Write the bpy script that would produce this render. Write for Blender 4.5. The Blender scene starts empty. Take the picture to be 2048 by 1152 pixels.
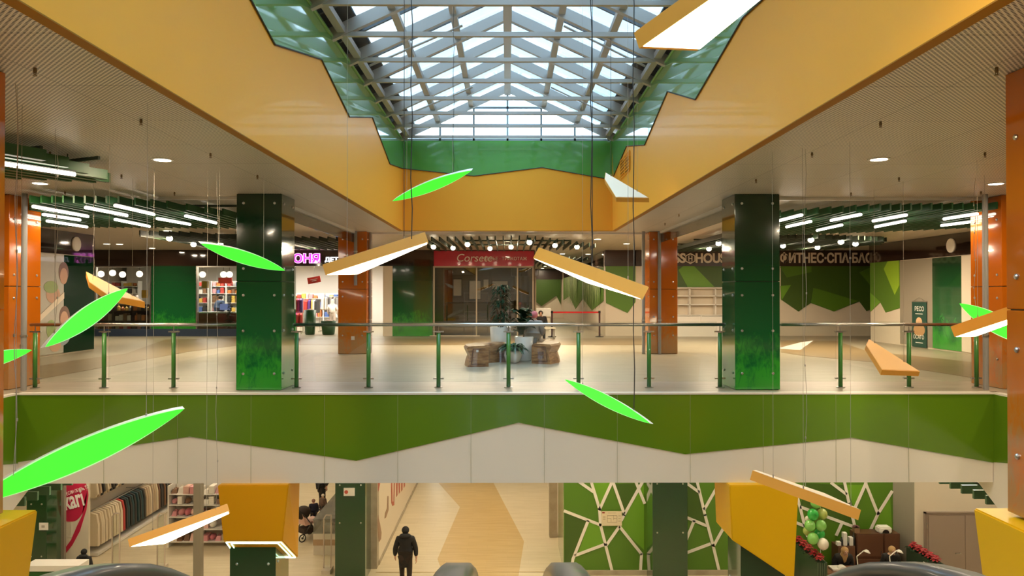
import bpy, bmesh, math, random
from mathutils import Vector, Matrix, Euler
random.seed(7)
PI = math.pi
S = bpy.context.scene
COL = S.collection

# ------------------------------------------------------------------ camera, world, exposure
F = 1480.0
CZ = 1.62
PITCH = math.atan(12 / F); YAW = -math.atan(9 / F)
cam_data = bpy.data.cameras.new('camera')
cam_data.sensor_width = 36.0
cam_data.lens = F / 2048 * 36
cam_data.clip_end = 300
cam = bpy.data.objects.new('camera', cam_data)
cam.location = (0, 0, CZ)
cam.rotation_euler = (PI / 2 + PITCH, 0, YAW)
COL.objects.link(cam)
S.camera = cam
RC = Euler((PI / 2 + PITCH, 0, YAW)).to_matrix()

w = bpy.data.worlds.new('sky'); S.world = w; w.use_nodes = True
nt = w.node_tree; nt.nodes.clear()
o_ = nt.nodes.new('ShaderNodeOutputWorld'); b_ = nt.nodes.new('ShaderNodeBackground')
tc = nt.nodes.new('ShaderNodeTexCoord'); nz = nt.nodes.new('ShaderNodeTexNoise'); rp = nt.nodes.new('ShaderNodeValToRGB')
nz.inputs['Scale'].default_value = 2.2; nz.inputs['Detail'].default_value = 5
nt.links.new(tc.outputs['Generated'], nz.inputs['Vector']); nt.links.new(nz.outputs['Fac'], rp.inputs['Fac'])
rp.color_ramp.elements[0].position = .35; rp.color_ramp.elements[0].color = (.42, .70, 1, 1)
rp.color_ramp.elements[1].position = .62; rp.color_ramp.elements[1].color = (.80, .92, 1, 1)
nt.links.new(rp.outputs['Color'], b_.inputs['Color']); b_.inputs['Strength'].default_value = 12.5
nt.links.new(b_.outputs[0], o_.inputs[0])

vs = S.view_settings
S.display_settings.display_device = 'sRGB'
vs.view_transform = 'Standard'; vs.look = 'None'; vs.exposure = 0.62; vs.gamma = 1; vs.use_curve_mapping = False
S.cycles.use_denoising = True
S.cycles.max_bounces = 7; S.cycles.diffuse_bounces = 4; S.cycles.glossy_bounces = 3
S.cycles.transparent_max_bounces = 12
S.cycles.caustics_reflective = False; S.cycles.caustics_refractive = False
S.cycles.sample_clamp_indirect = 4
WARM = (1, .80, .55)
P_DOWN, P_TUBE, P_GROUND = 37, 7, 27

# ------------------------------------------------------------------ picture point -> place
def ray(px, py):
    return RC @ Vector(((px - 1024) / F, (576 - py) / F, -1))
CAMP = Vector((0, 0, CZ))
def UY(px, py, Y):
    d = ray(px, py); return CAMP + d * (Y / d.y)
def UZ(px, py, Z):
    d = ray(px, py); return CAMP + d * ((Z - CZ) / d.z)
def UX(px, py, X):
    d = ray(px, py); return CAMP + d * (X / d.x)

# ------------------------------------------------------------------ materials
MATS = {}
def mat(name, col, rough=.5, metal=0, coat=0, emit=None, es=0, spec=None, alpha=None):
    if name in MATS: return MATS[name]
    m = bpy.data.materials.new(name); m.use_nodes = True
    p = m.node_tree.nodes['Principled BSDF']
    p.inputs['Base Color'].default_value = (*col, 1)
    p.inputs['Roughness'].default_value = rough; p.inputs['Metallic'].default_value = metal
    p.inputs['Coat Weight'].default_value = coat; p.inputs['Coat Roughness'].default_value = .04
    if spec is not None: p.inputs['Specular IOR Level'].default_value = spec
    if emit: p.inputs['Emission Color'].default_value = (*emit, 1); p.inputs['Emission Strength'].default_value = es
    MATS[name] = m; return m
def nodes(m):
    return m.node_tree.nodes, m.node_tree.links, m.node_tree.nodes['Principled BSDF']
def mix_noise(m, c1, c2, scale, stretch=(1, 1, 1), detail=4, bump=0, lo=.35, hi=.65):
    n, l, p = nodes(m)
    t = n.new('ShaderNodeTexCoord'); mp = n.new('ShaderNodeMapping'); z = n.new('ShaderNodeTexNoise'); r = n.new('ShaderNodeValToRGB')
    mp.inputs['Scale'].default_value = stretch; z.inputs['Scale'].default_value = scale; z.inputs['Detail'].default_value = detail
    r.color_ramp.elements[0].color = (*c1, 1); r.color_ramp.elements[1].color = (*c2, 1)
    r.color_ramp.elements[0].position = lo; r.color_ramp.elements[1].position = hi
    l.new(t.outputs['Object'], mp.inputs[0]); l.new(mp.outputs[0], z.inputs['Vector']); l.new(z.outputs['Fac'], r.inputs[0]); l.new(r.outputs[0], p.inputs['Base Color'])
    if bump:
        b = n.new('ShaderNodeBump'); b.inputs['Strength'].default_value = bump; b.inputs['Distance'].default_value = .01
        l.new(z.outputs['Fac'], b.inputs['Height']); l.new(b.outputs[0], p.inputs['Normal'])
    return m
def floor_mat(name, c1, c2, jx, jy):
    m = mat(name, c1, .36, spec=.3); n, l, p = nodes(m)
    t = n.new('ShaderNodeTexCoord'); mp = n.new('ShaderNodeMapping'); z = n.new('ShaderNodeTexNoise'); br = n.new('ShaderNodeTexBrick')
    mp.inputs['Scale'].default_value = (.8, 9, 1); z.inputs['Scale'].default_value = 1.6; z.inputs['Detail'].default_value = 6
    r = n.new('ShaderNodeValToRGB'); r.color_ramp.elements[0].color = (*c1, 1); r.color_ramp.elements[1].color = (*c2, 1)
    r.color_ramp.elements[0].position = .3; r.color_ramp.elements[1].position = .7
    br.inputs['Color1'].default_value = (1, 1, 1, 1); br.inputs['Color2'].default_value = (.955, .95, .94, 1); br.inputs['Mortar'].default_value = (.86, .84, .8, 1)
    br.inputs['Scale'].default_value = 1; br.inputs['Mortar Size'].default_value = .003; br.inputs['Brick Width'].default_value = jx; br.inputs['Row Height'].default_value = jy
    mx = n.new('ShaderNodeMix'); mx.data_type = 'RGBA'; mx.blend_type = 'MULTIPLY'; mx.inputs[0].default_value = 1
    l.new(t.outputs['Object'], mp.inputs[0]); l.new(mp.outputs[0], z.inputs['Vector']); l.new(z.outputs['Fac'], r.inputs[0])
    l.new(t.outputs['Object'], br.inputs['Vector']); l.new(r.outputs[0], mx.inputs[6]); l.new(br.outputs['Color'], mx.inputs[7]); l.new(mx.outputs[2], p.inputs['Base Color'])
    return m
M_FLOOR = floor_mat('cream floor tile', (.32, .275, .20), (.42, .365, .275), 1.2, .3)
M_TAN = floor_mat('tan floor tile', (.22, .155, .08), (.28, .20, .11), 1.2, .3)
M_GFLOOR = floor_mat('ground floor cream tile', (.62, .53, .36), (.70, .61, .44), 1.2, .3)
M_GTAN = floor_mat('ground floor tan tile', (.52, .36, .15), (.60, .44, .20), 1.2, .3)
M_SHOPF = mat('shop floor', (.72, .60, .42), .3)

M_CEIL = mat('perforated metal ceiling', (.62, .58, .52), .45)
def build_ceiling(m):
    n, l, p = nodes(m)
    t = n.new('ShaderNodeTexCoord'); mp = n.new('ShaderNodeMapping'); mp.inputs['Rotation'].default_value = (0, 0, PI / 4)
    l.new(t.outputs['Object'], mp.inputs[0])
    v = n.new('ShaderNodeTexVoronoi'); v.voronoi_dimensions = '2D'; v.inputs['Scale'].default_value = 34; v.inputs['Randomness'].default_value = 0
    l.new(mp.outputs[0], v.inputs['Vector'])
    r = n.new('ShaderNodeValToRGB'); r.color_ramp.elements[0].color = (.05, .042, .032, 1); r.color_ramp.elements[1].color = (.84, .75, .61, 1)
    r.color_ramp.elements[0].position = .30; r.color_ramp.elements[1].position = .36
    l.new(v.outputs['Distance'], r.inputs[0])
    br = n.new('ShaderNodeTexBrick'); br.offset = 0; br.inputs['Scale'].default_value = 1
    br.inputs['Color1'].default_value = (1, 1, 1, 1); br.inputs['Color2'].default_value = (.93, .93, .93, 1); br.inputs['Mortar'].default_value = (.45, .43, .4, 1)
    br.inputs['Mortar Size'].default_value = .005; br.inputs['Brick Width'].default_value = 1.2; br.inputs['Row Height'].default_value = 1.2
    l.new(t.outputs['Object'], br.inputs['Vector'])
    mx = n.new('ShaderNodeMix'); mx.data_type = 'RGBA'; mx.blend_type = 'MULTIPLY'; mx.inputs[0].default_value = 1
    l.new(r.outputs[0], mx.inputs[6]); l.new(br.outputs['Color'], mx.inputs[7]); l.new(mx.outputs[2], p.inputs['Base Color'])
build_ceiling(M_CEIL)

M_YEL = mat('satin yellow panel', (.94, .44, .045), .5, coat=.03, spec=.2)
M_YBACK = M_YEL
M_BROWN = mat('dark ochre soffit', (.36, .15, .008), .6, spec=.2)
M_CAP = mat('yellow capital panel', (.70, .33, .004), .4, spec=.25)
M_GUP = mat('glossy mid green panel', (.10, .38, .07), .07, coat=.8, spec=.7)
M_GFASC = mat('olive green fascia', (.11, .22, .010), .2, coat=.2)
M_GTAL = mat('pale green frame', (.25, .5, .2), .3)
M_WHITE = mat('cream white wall', (.80, .75, .66), .4)
M_WALL = mat('cream painted wall', (.70, .62, .50), .5)
M_GREYW = mat('grey panel wall', (.27, .24, .19), .35)
M_DARK = mat('glossy dark brown band', (.022, .012, .008), .06, coat=.6)
M_DARK2 = mat('matt dark brown band', (.035, .018, .014), .3)
M_BLACK = mat('black line', (.01, .01, .01), .5)
M_STEEL = mat('brushed steel', (.55, .53, .50), .28, 1)
M_ROOF = mat('light grey roof steel', (.44, .43, .41), .5)
M_ROOFD = mat('dark roof deck', (.06, .06, .06), .7)
M_GREYP = mat('grey pipe', (.28, .27, .26), .4)
M_CABLE = mat('dark cable', (.03, .03, .03), .6)
M_WIRE = mat('pale suspension wire', (.42, .38, .32), .5)
M_GPOST = mat('green railing post', (.045, .20, .03), .3, coat=.3)
M_SLAT = mat('dark green ceiling slat', (.015, .085, .02), .45)
M_SLATB = mat('black green ceiling slat', (.015, .03, .015), .45)
M_MG1 = mat('mural dark green', (.05, .11, .012), .4)
M_MG2 = mat('mural mid green', (.085, .20, .014), .4)
M_MG3 = mat('mural bright green', (.14, .33, .02), .4)
M_MG4 = mat('mural lime green', (.27, .47, .025), .4)
M_RED = mat('crimson sign board', (.42, .01, .035), .3, coat=.3)
M_LET = mat('pale sign letter', (.80, .72, .64), .4)
M_LETW = mat('white letter', (.85, .82, .78), .4)
M_WHT = mat('white plastic', (.80, .77, .72), .35)
M_BLK = mat('black rubber', (.016, .014, .013), .25, coat=.3)
M_ORL = mat('lamp orange side', (.78, .36, .045), .45)
M_ORT = mat('lamp pale orange top', (.72, .40, .11), .45)
M_LCREAM = mat('lamp cream top', (.85, .68, .48), .5)
M_GLW = mat('warm white lamp panel', (1, .95, .85), .5, emit=(1, .86, .60), es=11.0)
M_GRN = mat('glowing green lamp panel', (.05, .3, .03), .5, emit=(.06, .95, .035), es=.66)
M_GRNR = mat('pale green lamp rim', (.5, .9, .45), .5, emit=(.4, 1, .35), es=.5)
M_TUBE = mat('tube lamp', (1, 1, 1), .5, emit=(1, .90, .76), es=6)
M_BULB = mat('spot bulb', (1, 1, 1), .5, emit=(1, .88, .62), es=12)
M_DOWN = mat('downlight lens', (1, 1, 1), .5, emit=(1, .88, .62), es=8)
M_LEDG = mat('green led strip', (1, 1, 1), .5, emit=(.55, 1, .75), es=2.2)
M_PINK = mat('pink neon letter', (.8, .05, .7), .5, emit=(1, .06, .85), es=.75)
M_PINKH = mat('pink neon rim', (1, .6, .9), .5, emit=(1, .45, .95), es=1.6)
M_LWHT = mat('white lit letter', (1, 1, 1), .5, emit=(.85, .92, 1), es=3.0)
M_ORIM = mat('lamp rim', (.8, .78, .72), .4)
M_CONC = mat('beige concrete', (.40, .34, .25), .6); mix_noise(M_CONC, (.36, .30, .21), (.44, .38, .28), 3)
M_WOOD = mat('carved wood', (.4, .2, .08), .4, coat=.2); mix_noise(M_WOOD, (.22, .10, .04), (.48, .27, .12), 2.2, (2, 2, 9), 5, .2)
M_DWOOD = mat('dark wood desk', (.10, .04, .02), .4)
M_LEAF = mat('dark foliage', (.010, .035, .012), .65, spec=.15); M_LEAF2 = mat('fern foliage', (.03, .075, .03), .65, spec=.15)
M_POT = mat('white glazed pot', (.72, .73, .72), .25, coat=.3)
M_SKIN = mat('skin', (.55, .32, .22), .5); M_HAIR = mat('dark hair', (.02, .012, .008), .6); M_BLOND = mat('blond hair', (.42, .25, .10), .6)
M_CBLK = mat('black cloth', (.010, .009, .009), .8); M_CGRY = mat('grey cloth', (.30, .28, .26), .8); M_CBLU = mat('blue cloth', (.06, .10, .20), .8)
M_CPNK = mat('pink knit', (.75, .22, .25), .85); M_CWHT = mat('white knit', (.8, .7, .6), .85); M_CRED = mat('red cloth', (.5, .02, .02), .8)
M_CBRN = mat('brown trousers', (.03, .018, .012), .8)
M_DOORG = mat('grey brown door', (.36, .28, .23), .4)
M_PLANTER = mat('dark green planter', (.03, .055, .03), .4)
M_POIN = mat('poinsettia red', (.30, .008, .015), .6)

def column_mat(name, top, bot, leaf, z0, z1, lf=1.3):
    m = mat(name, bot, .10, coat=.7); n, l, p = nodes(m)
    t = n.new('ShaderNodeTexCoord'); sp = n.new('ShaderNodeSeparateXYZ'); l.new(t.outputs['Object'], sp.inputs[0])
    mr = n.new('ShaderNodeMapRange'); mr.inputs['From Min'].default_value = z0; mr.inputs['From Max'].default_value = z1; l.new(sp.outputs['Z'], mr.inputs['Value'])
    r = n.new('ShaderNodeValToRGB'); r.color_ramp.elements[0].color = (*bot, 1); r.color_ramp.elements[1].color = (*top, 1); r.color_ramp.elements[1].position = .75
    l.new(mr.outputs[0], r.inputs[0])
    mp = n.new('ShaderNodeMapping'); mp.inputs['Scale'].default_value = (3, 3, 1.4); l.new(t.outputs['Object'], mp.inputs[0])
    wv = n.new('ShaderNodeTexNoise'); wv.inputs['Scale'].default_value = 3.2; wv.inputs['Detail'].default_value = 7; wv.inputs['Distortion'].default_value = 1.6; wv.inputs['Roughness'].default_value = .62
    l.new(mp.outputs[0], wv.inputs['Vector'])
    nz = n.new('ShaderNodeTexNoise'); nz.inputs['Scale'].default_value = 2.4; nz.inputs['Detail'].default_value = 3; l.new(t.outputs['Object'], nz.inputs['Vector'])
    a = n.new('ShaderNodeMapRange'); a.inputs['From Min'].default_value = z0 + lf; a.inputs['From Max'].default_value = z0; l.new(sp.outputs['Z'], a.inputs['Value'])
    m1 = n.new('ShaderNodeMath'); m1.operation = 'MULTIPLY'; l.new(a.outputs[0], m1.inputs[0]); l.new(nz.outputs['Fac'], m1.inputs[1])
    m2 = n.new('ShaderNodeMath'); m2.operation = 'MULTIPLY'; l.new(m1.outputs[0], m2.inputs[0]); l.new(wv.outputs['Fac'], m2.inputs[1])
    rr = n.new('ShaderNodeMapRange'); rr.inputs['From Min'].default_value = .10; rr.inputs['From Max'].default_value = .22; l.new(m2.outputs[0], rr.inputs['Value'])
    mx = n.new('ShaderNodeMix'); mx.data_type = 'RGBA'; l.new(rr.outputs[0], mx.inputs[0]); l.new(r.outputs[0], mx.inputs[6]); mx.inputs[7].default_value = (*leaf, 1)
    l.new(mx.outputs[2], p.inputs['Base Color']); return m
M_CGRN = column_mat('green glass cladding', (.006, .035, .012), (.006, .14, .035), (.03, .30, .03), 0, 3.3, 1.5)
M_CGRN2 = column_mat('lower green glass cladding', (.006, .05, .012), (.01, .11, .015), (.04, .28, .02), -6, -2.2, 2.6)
M_CORG = column_mat('orange glass cladding', (.52, .12, .003), (.56, .15, .008), (.42, .20, .06), 0, 3.3, 1.6)

def glass_mat(name, tint, fac=.09, rough=.0):
    m = bpy.data.materials.new(name); m.use_nodes = True; n = m.node_tree.nodes; l = m.node_tree.links; n.clear()
    o = n.new('ShaderNodeOutputMaterial'); t = n.new('ShaderNodeBsdfTransparent'); g = n.new('ShaderNodeBsdfGlossy'); mx = n.new('ShaderNodeMixShader')
    t.inputs[0].default_value = (*tint, 1); g.inputs['Roughness'].default_value = rough
    fr = n.new('ShaderNodeFresnel'); fr.inputs['IOR'].default_value = 1.45
    ma = n.new('ShaderNodeMath'); ma.operation = 'MULTIPLY_ADD'; ma.inputs[1].default_value = .8; ma.inputs[2].default_value = fac
    l.new(fr.outputs[0], ma.inputs[0]); l.new(ma.outputs[0], mx.inputs[0]); l.new(t.outputs[0], mx.inputs[1]); l.new(g.outputs[0], mx.inputs[2]); l.new(mx.outputs[0], o.inputs[0])
    return m
M_GLASS = glass_mat('clear balustrade glass', (.95, .97, .95), .012)
M_SHOPG = glass_mat('shop window glass', (.80, .82, .80), .05)
M_DARKG = glass_mat('smoked shop glass', (.55, .52, .46), .10)
M_SKYG = glass_mat('roof glazing', (.56, .60, .62), .02)
M_GABG = glass_mat('gable glazing', (.54, .56, .57), .02)

# ------------------------------------------------------------------ mesh helpers
def link(name, bm, m, parent=None, smooth=False, loc=None):
    me = bpy.data.meshes.new(name)
    bmesh.ops.recalc_face_normals(bm, faces=bm.faces)
    bm.to_mesh(me); bm.free()
    for x in (m if isinstance(m, (list, tuple)) else [m]): me.materials.append(x)
    if smooth:
        for p in me.polygons: p.use_smooth = True
    o = bpy.data.objects.new(name, me); COL.objects.link(o)
    if parent: o.parent = parent
    if loc: o.location = loc
    return o
def box(bm, x0, x1, y0, y1, z0, z1, mi=0):
    v = [bm.verts.new((x, y, z)) for x in (x0, x1) for y in (y0, y1) for z in (z0, z1)]
    for f in ((0, 1, 3, 2), (4, 6, 7, 5), (0, 4, 5, 1), (2, 3, 7, 6), (0, 2, 6, 4), (1, 5, 7, 3)):
        fc = bm.faces.new([v[i] for i in f]); fc.material_index = mi
    return v
def B(*a, bev=0):
    bm = bmesh.new(); box(bm, *a)
    if bev: bmesh.ops.bevel(bm, geom=bm.edges[:], offset=bev, segments=2, affect='EDGES')
    return bm
def prism(bm, pts, vec, mi=0):
    pts = [Vector(p) for p in pts]; vec = Vector(vec)
    a = [bm.verts.new(p) for p in pts]; b = [bm.verts.new(p + vec) for p in pts]; n = len(pts)
    bm.faces.new(a).material_index = mi; bm.faces.new(b[::-1]).material_index = mi
    for i in range(n): bm.faces.new((a[i], b[i], b[(i + 1) % n], a[(i + 1) % n])).material_index = mi
def frame(d):
    d = d.normalized(); up = Vector((0, 0, 1)) if abs(d.z) < .95 else Vector((1, 0, 0))
    x = d.cross(up).normalized(); return x, x.cross(d).normalized()
def tube(bm, p0, p1, r0, r1=None, n=8, mi=0):
    p0, p1 = Vector(p0), Vector(p1); r1 = r0 if r1 is None else r1
    x, y = frame(p1 - p0); A = []; Bv = []
    for i in range(n):
        a = 2 * PI * i / n; c = x * math.cos(a) + y * math.sin(a)
        A.append(bm.verts.new(p0 + c * r0)); Bv.append(bm.verts.new(p1 + c * r1))
    for i in range(n): bm.faces.new((A[i], A[(i + 1) % n], Bv[(i + 1) % n], Bv[i])).material_index = mi
    bm.faces.new(A[::-1]).material_index = mi; bm.faces.new(Bv).material_index = mi
def bar(bm, p0, p1, wd, h, up=(0, 0, 1), mi=0):
    p0, p1 = Vector(p0), Vector(p1); d = (p1 - p0).normalized(); up = Vector(up)
    x = d.cross(up).normalized() * wd / 2; y = x.cross(d).normalized() * h / 2
    q = [x + y, x - y, -x - y, -x + y]
    prism(bm, [p0 + c for c in q], p1 - p0, mi)
def lathe(bm, prof, cx=0, cy=0, n=24, mi=0):
    rings = []
    for r, z in prof:
        rings.append([bm.verts.new((cx + r * math.cos(2 * PI * i / n), cy + r * math.sin(2 * PI * i / n), z)) for i in range(n)])
    for a, b in zip(rings, rings[1:]):
        for i in range(n): bm.faces.new((a[i], a[(i + 1) % n], b[(i + 1) % n], b[i])).material_index = mi
    bm.faces.new(rings[0][::-1]); bm.faces.new(rings[-1])
def ball(bm, c, r, sc=(1, 1, 1), mi=0, seg=14):
    g = bmesh.ops.create_uvsphere(bm, u_segments=seg, v_segments=seg // 2 + 1, radius=r)
    for v in g['verts']: v.co = Vector((v.co.x * sc[0], v.co.y * sc[1], v.co.z * sc[2])) + Vector(c)
    for f in {f for v in g['verts'] for f in v.link_faces}: f.material_index = mi
def sweep(bm, path, prof, right=None, closed=False, mi=0):
    """prof in (side, up); path list of Vectors"""
    path = [Vector(p) for p in path]; rings = []
    for i, p in enumerate(path):
        d = (path[min(i + 1, len(path) - 1)] - path[max(i - 1, 0)]).normalized()
        r = Vector(right) if right else d.cross(Vector((0, 0, 1))).normalized()
        u = r.cross(d).normalized()
        rings.append([bm.verts.new(p + r * a + u * b) for a, b in prof])
    n = len(prof)
    for a, b in zip(rings, rings[1:]):
        for i in range(n): bm.faces.new((a[i], a[(i + 1) % n], b[(i + 1) % n], b[i])).material_index = mi
    bm.faces.new(rings[0][::-1]); bm.faces.new(rings[-1])

def thing(name, label, cat, loc=(0, 0, 0), rz=0, group=None):
    o = bpy.data.objects.new(name, None); COL.objects.link(o); o.location = loc; o.rotation_euler = (0, 0, rz)
    o.empty_display_size = .1
    o['label'] = label; o['category'] = cat
    if group: o['group'] = group
    return o
def tag(o, label, cat, group=None, kind=None):
    o['label'] = label; o['category'] = cat
    if group: o['group'] = group
    if kind: o['kind'] = kind
    return o
def struct(name, bm, m, parent=None, smooth=False):
    o = link(name, bm, m, parent, smooth)
    if not parent: o['kind'] = 'structure'
    return o
def copy_tree(o, parent=None):
    c = o.copy(); COL.objects.link(c)
    if parent: c.parent = parent
    for ch in o.children: copy_tree(ch, c)
    return c
def text(s, size, m, loc, rot=(PI / 2, 0, 0), parent=None, name='lettering', depth=.01, align='LEFT', sx=1, shear=0, bold=0):
    cu = bpy.data.curves.new(name, 'FONT'); cu.body = s; cu.size = size; cu.extrude = depth; cu.align_x = align; cu.shear = shear; cu.offset = bold
    t = bpy.data.objects.new(name, cu); COL.objects.link(t)
    dg = bpy.context.evaluated_depsgraph_get(); me = bpy.data.meshes.new_from_object(t.evaluated_get(dg))
    bpy.data.objects.remove(t); me.materials.clear(); me.materials.append(m)
    for v in me.vertices: v.co.x *= sx
    o = bpy.data.objects.new(name, me); COL.objects.link(o); o.location = loc; o.rotation_euler = rot
    if parent: o.parent = parent
    return o
def area_light(name, loc, power, size, parent=None, col=WARM, sizey=None, rot=(0, 0, 0), shape='DISK'):
    ld = bpy.data.lights.new(name, 'AREA'); ld.energy = power; ld.color = col; ld.shape = 'RECTANGLE' if sizey else shape; ld.size = size
    if sizey: ld.size_y = sizey
    o = bpy.data.objects.new(name, ld); COL.objects.link(o); o.location = loc; o.rotation_euler = rot
    if parent: o.parent = parent
    return o
def ppanel(pts, Y, t=.02):
    bm = bmesh.new(); prism(bm, [UY(x, y, Y) for x, y in pts], (0, t, 0)); return bm

# ================================================================== SETTING
H = 3.31          # ceiling of the upper storey
FZ = -1.48        # underside of the upper storey
G = -6.0          # ground floor
YE = 12.17        # far slab edge
XE = 8.0          # side slab edges
XS, YS = 2.77, 19.5   # skylight shaft

bm = bmesh.new()
box(bm, -20, 20, YE + .1, 53, -.25, 0); box(bm, -20, -XE - .12, -8, YE + .1, -.25, 0); box(bm, XE + .12, 20, -8, YE + .1, -.25, 0)
box(bm, -XE, XE, -8, 2.15, -.25, 0)
struct('floor', bm, M_FLOOR)
struct('floor_ground', B(-20, 20, -8, 40, G - .2, G), M_GFLOOR)
def inlay(pts, Z, m, name):
    bm = bmesh.new(); prism(bm, [UZ(x, y, Z) + Vector((0, 0, .002)) for x, y in pts], (0, 0, .003)); struct(name, bm, m)
inlay([(60, 735), (184, 716), (250, 708), (331, 679), (475, 676), (600, 677), (600, 681), (475, 691), (375, 704), (60, 762)], 0, M_TAN, 'floor_inlay_left')
inlay([(588, 677), (1345, 677), (1345, 690), (588, 690)], 0, M_TAN, 'floor_inlay_middle')
inlay([(1562, 681), (1672, 682), (1736, 703), (1819, 711), (1960, 726), (1960, 758), (1740, 724), (1600, 711), (1562, 705)], 0, M_TAN, 'floor_inlay_right')
inlay([(848, 935), (879, 968), (920, 1014), (875, 1118), (887, 1152), (925, 1260), (1020, 1260), (1037, 1152), (1048, 1083), (988, 968), (970, 935)], G, M_GTAN, 'floor_inlay_ground')
bm = bmesh.new(); box(bm, -3.6, 1.5, 20.32, 20.35, G + .006, G + .008); struct('trim_1', bm, mat('brass floor joint', (.6, .45, .2), .35, .8))

# ceilings
bm = bmesh.new()
XO = XS + .1
box(bm, -20, -XO, -8, 53, H, H + .12); box(bm, XO, 20, -8, 53, H, H + .12); box(bm, -XO, XO, YS + .12, 53, H, H + .12)
struct('ceiling', bm, M_CEIL)
bm = bmesh.new(); box(bm, -20, 20, YE + .1, 40, FZ, FZ + .06); box(bm, -20, -XE - .1, -8, YE + .1, FZ, FZ + .06); box(bm, XE + .1, 20, -8, YE + .1, FZ, FZ + .06)
struct('ceiling_ground', bm, M_WALL)
# outer shell
struct('wall_back', B(-20, 20, -8.3, -8, G, 9), M_WALL)
struct('wall_outer_left', B(-20.3, -20, -8, 53, G, H + .1), M_WALL)
struct('wall_outer_right', B(20, 20.3, -8, 53, G, H + .1), M_WALL)
struct('wall_outer_front', B(-20, 20, 53, 53.3, G, H + .1), M_WALL)

# shaft walls
ZT = 5.66
def shaft_side(sx, pts, name):
    bm = bmesh.new(); x = XS * sx
    prism(bm, [(x, -8, H - .02), (x, YS + .1, H - .02), (x, YS + .1, ZT), (x, -8, ZT)], (.1 * sx, 0, 0))
    o = struct('wall_' + name, bm, M_YEL)
    bm = bmesh.new(); x0, x1 = sorted((x, x + .1 * sx)); box(bm, x0, x1, -8, YS + .1, H - .03, H - .02); link('soffit_edge', bm, M_BROWN, o)
    q = [UX(a, b, x) for a, b in pts]
    q = [Vector((x, p.y, min(p.z, ZT))) for p in q]
    q = [Vector((x, -8, q[0].z))] + q + [Vector((x, YS, ZT)), Vector((x, -8, ZT))]
    bm = bmesh.new(); prism(bm, [p for p in q], (-.012 * sx, 0, 0)); link('green_panel', bm, M_GUP, o)
    bm = bmesh.new()
    for a, b in zip(q[:-2], q[1:-2]): tube(bm, a + Vector((-.012 * sx, 0, 0)), b + Vector((-.012 * sx, 0, 0)), .011, n=6)
    link('panel_edge', bm, M_BLACK, o)
    # pale green top edge
    bm = bmesh.new(); box(bm, *sorted((x - .03 * sx, x + .12 * sx)), -8, YS + .1, ZT, ZT + .03); link('top_edge', bm, M_GTAL, o)
shaft_side(-1, [(400, -190), (455, -75), (500, 0), (548, 89), (642, 119), (698, 234), (744, 235), (779, 328), (804, 337)], 'left')
shaft_side(1, [(1640, -115), (1526, 0), (1488, 35), (1392, 199), (1336, 183), (1290, 290), (1254, 292), (1228, 352)], 'right')
bm = bmesh.new(); box(bm, -XS, XS, YS, YS + .12, H - .02, ZT); o = struct('wall_front', bm, M_YEL)
bm = bmesh.new(); box(bm, -XS, XS, YS, YS + .12, H - .03, H - .02); link('soffit_edge', bm, M_BROWN, o)
zz = [(805, 337), (948, 352), (1084, 335), (1209, 357), (1228, 352)]
q = [UY(a, b, YS) for a, b in zz]; q[0].x = -XS; q[-1].x = XS
bm = bmesh.new(); prism(bm, q + [Vector((XS, YS, ZT)), Vector((-XS, YS, ZT))], (0, -.012, 0)); link('green_panel', bm, M_GUP, o)
bm = bmesh.new()
for a, b in zip(q, q[1:]): tube(bm, a - Vector((0, .012, 0)), b - Vector((0, .012, 0)), .01, n=6)
link('panel_edge', bm, M_BLACK, o)

# vent on right shaft wall
v = thing('wall_vent', 'slatted ventilation grille high on the right yellow shaft wall near its far corner', 'vent')
p = [UX(x, y, XS - .015) for x, y in ((1241, 322), (1259, 312), (1259, 340), (1241, 350))]
bm = bmesh.new(); prism(bm, p, (.02, 0, 0)); link('backing', bm, M_BROWN, v)
bm = bmesh.new()
y0, y1 = min(a.y for a in p), max(a.y for a in p); z0, z1 = min(a.z for a in p), max(a.z for a in p)
for k in range(3): box(bm, XS - .03, XS - .014, y0 + (y1 - y0) * k / 2 - .02, y0 + (y1 - y0) * k / 2 + .02, z0, z1)
for k in range(7): box(bm, XS - .028, XS - .014, y0, y1, z0 + (z1 - z0) * k / 6 - .008, z0 + (z1 - z0) * k / 6 + .008)
link('grille', bm, M_YEL, v)

# ---------------- skylight roof
ZE, ZR = 5.72, 7.02      # tie height, ridge apex
SL = (ZR - ZE) / 2.8
def zroof(x): return ZR - abs(x) * SL
ROOF_Y = [10.4 + 1.27 * k for k in range(-9, 8)]
for k, y in enumerate(ROOF_Y):
    if y < 5: continue
    t = thing('roof_truss', 'light grey steel roof frame with tie bar across the glass skylight', 'roof frame', (0, y, ZE), 0, 'steel frames of the skylight')
    bm = bmesh.new()
    for s in (-1, 1):
        bar(bm, (0, 0, ZR - .02 - ZE), (s * 3.1, 0, zroof(3.1) - .02 - ZE), .10, .19)
    link('rafter', bm, M_ROOF, t)
    bm = bmesh.new(); bar(bm, (-2.76, 0, .0), (2.76, 0, .0), .07, .07); link('tie_bar', bm, M_ROOF, t)
bm = bmesh.new()
t = thing('roof_purlins', 'long grey purlins and ridge beam running the length of the skylight', 'roof beam', (0, 8, ZE))
for x in (-2.62, -1.82, -.95, .95, 1.82, 2.62):
    bm = bmesh.new(); bar(bm, (x, -14, zroof(x) - .02 - ZE), (x, YS - 8.02, zroof(x) - .02 - ZE), .12, .10); link('purlin', bm, M_ROOF, t)
bm = bmesh.new(); bar(bm, (0, -14, ZR - .08 - ZE), (0, YS - 8.02, ZR - .08 - ZE), .16, .16); link('ridge_beam', bm, M_ROOF, t)
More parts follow.
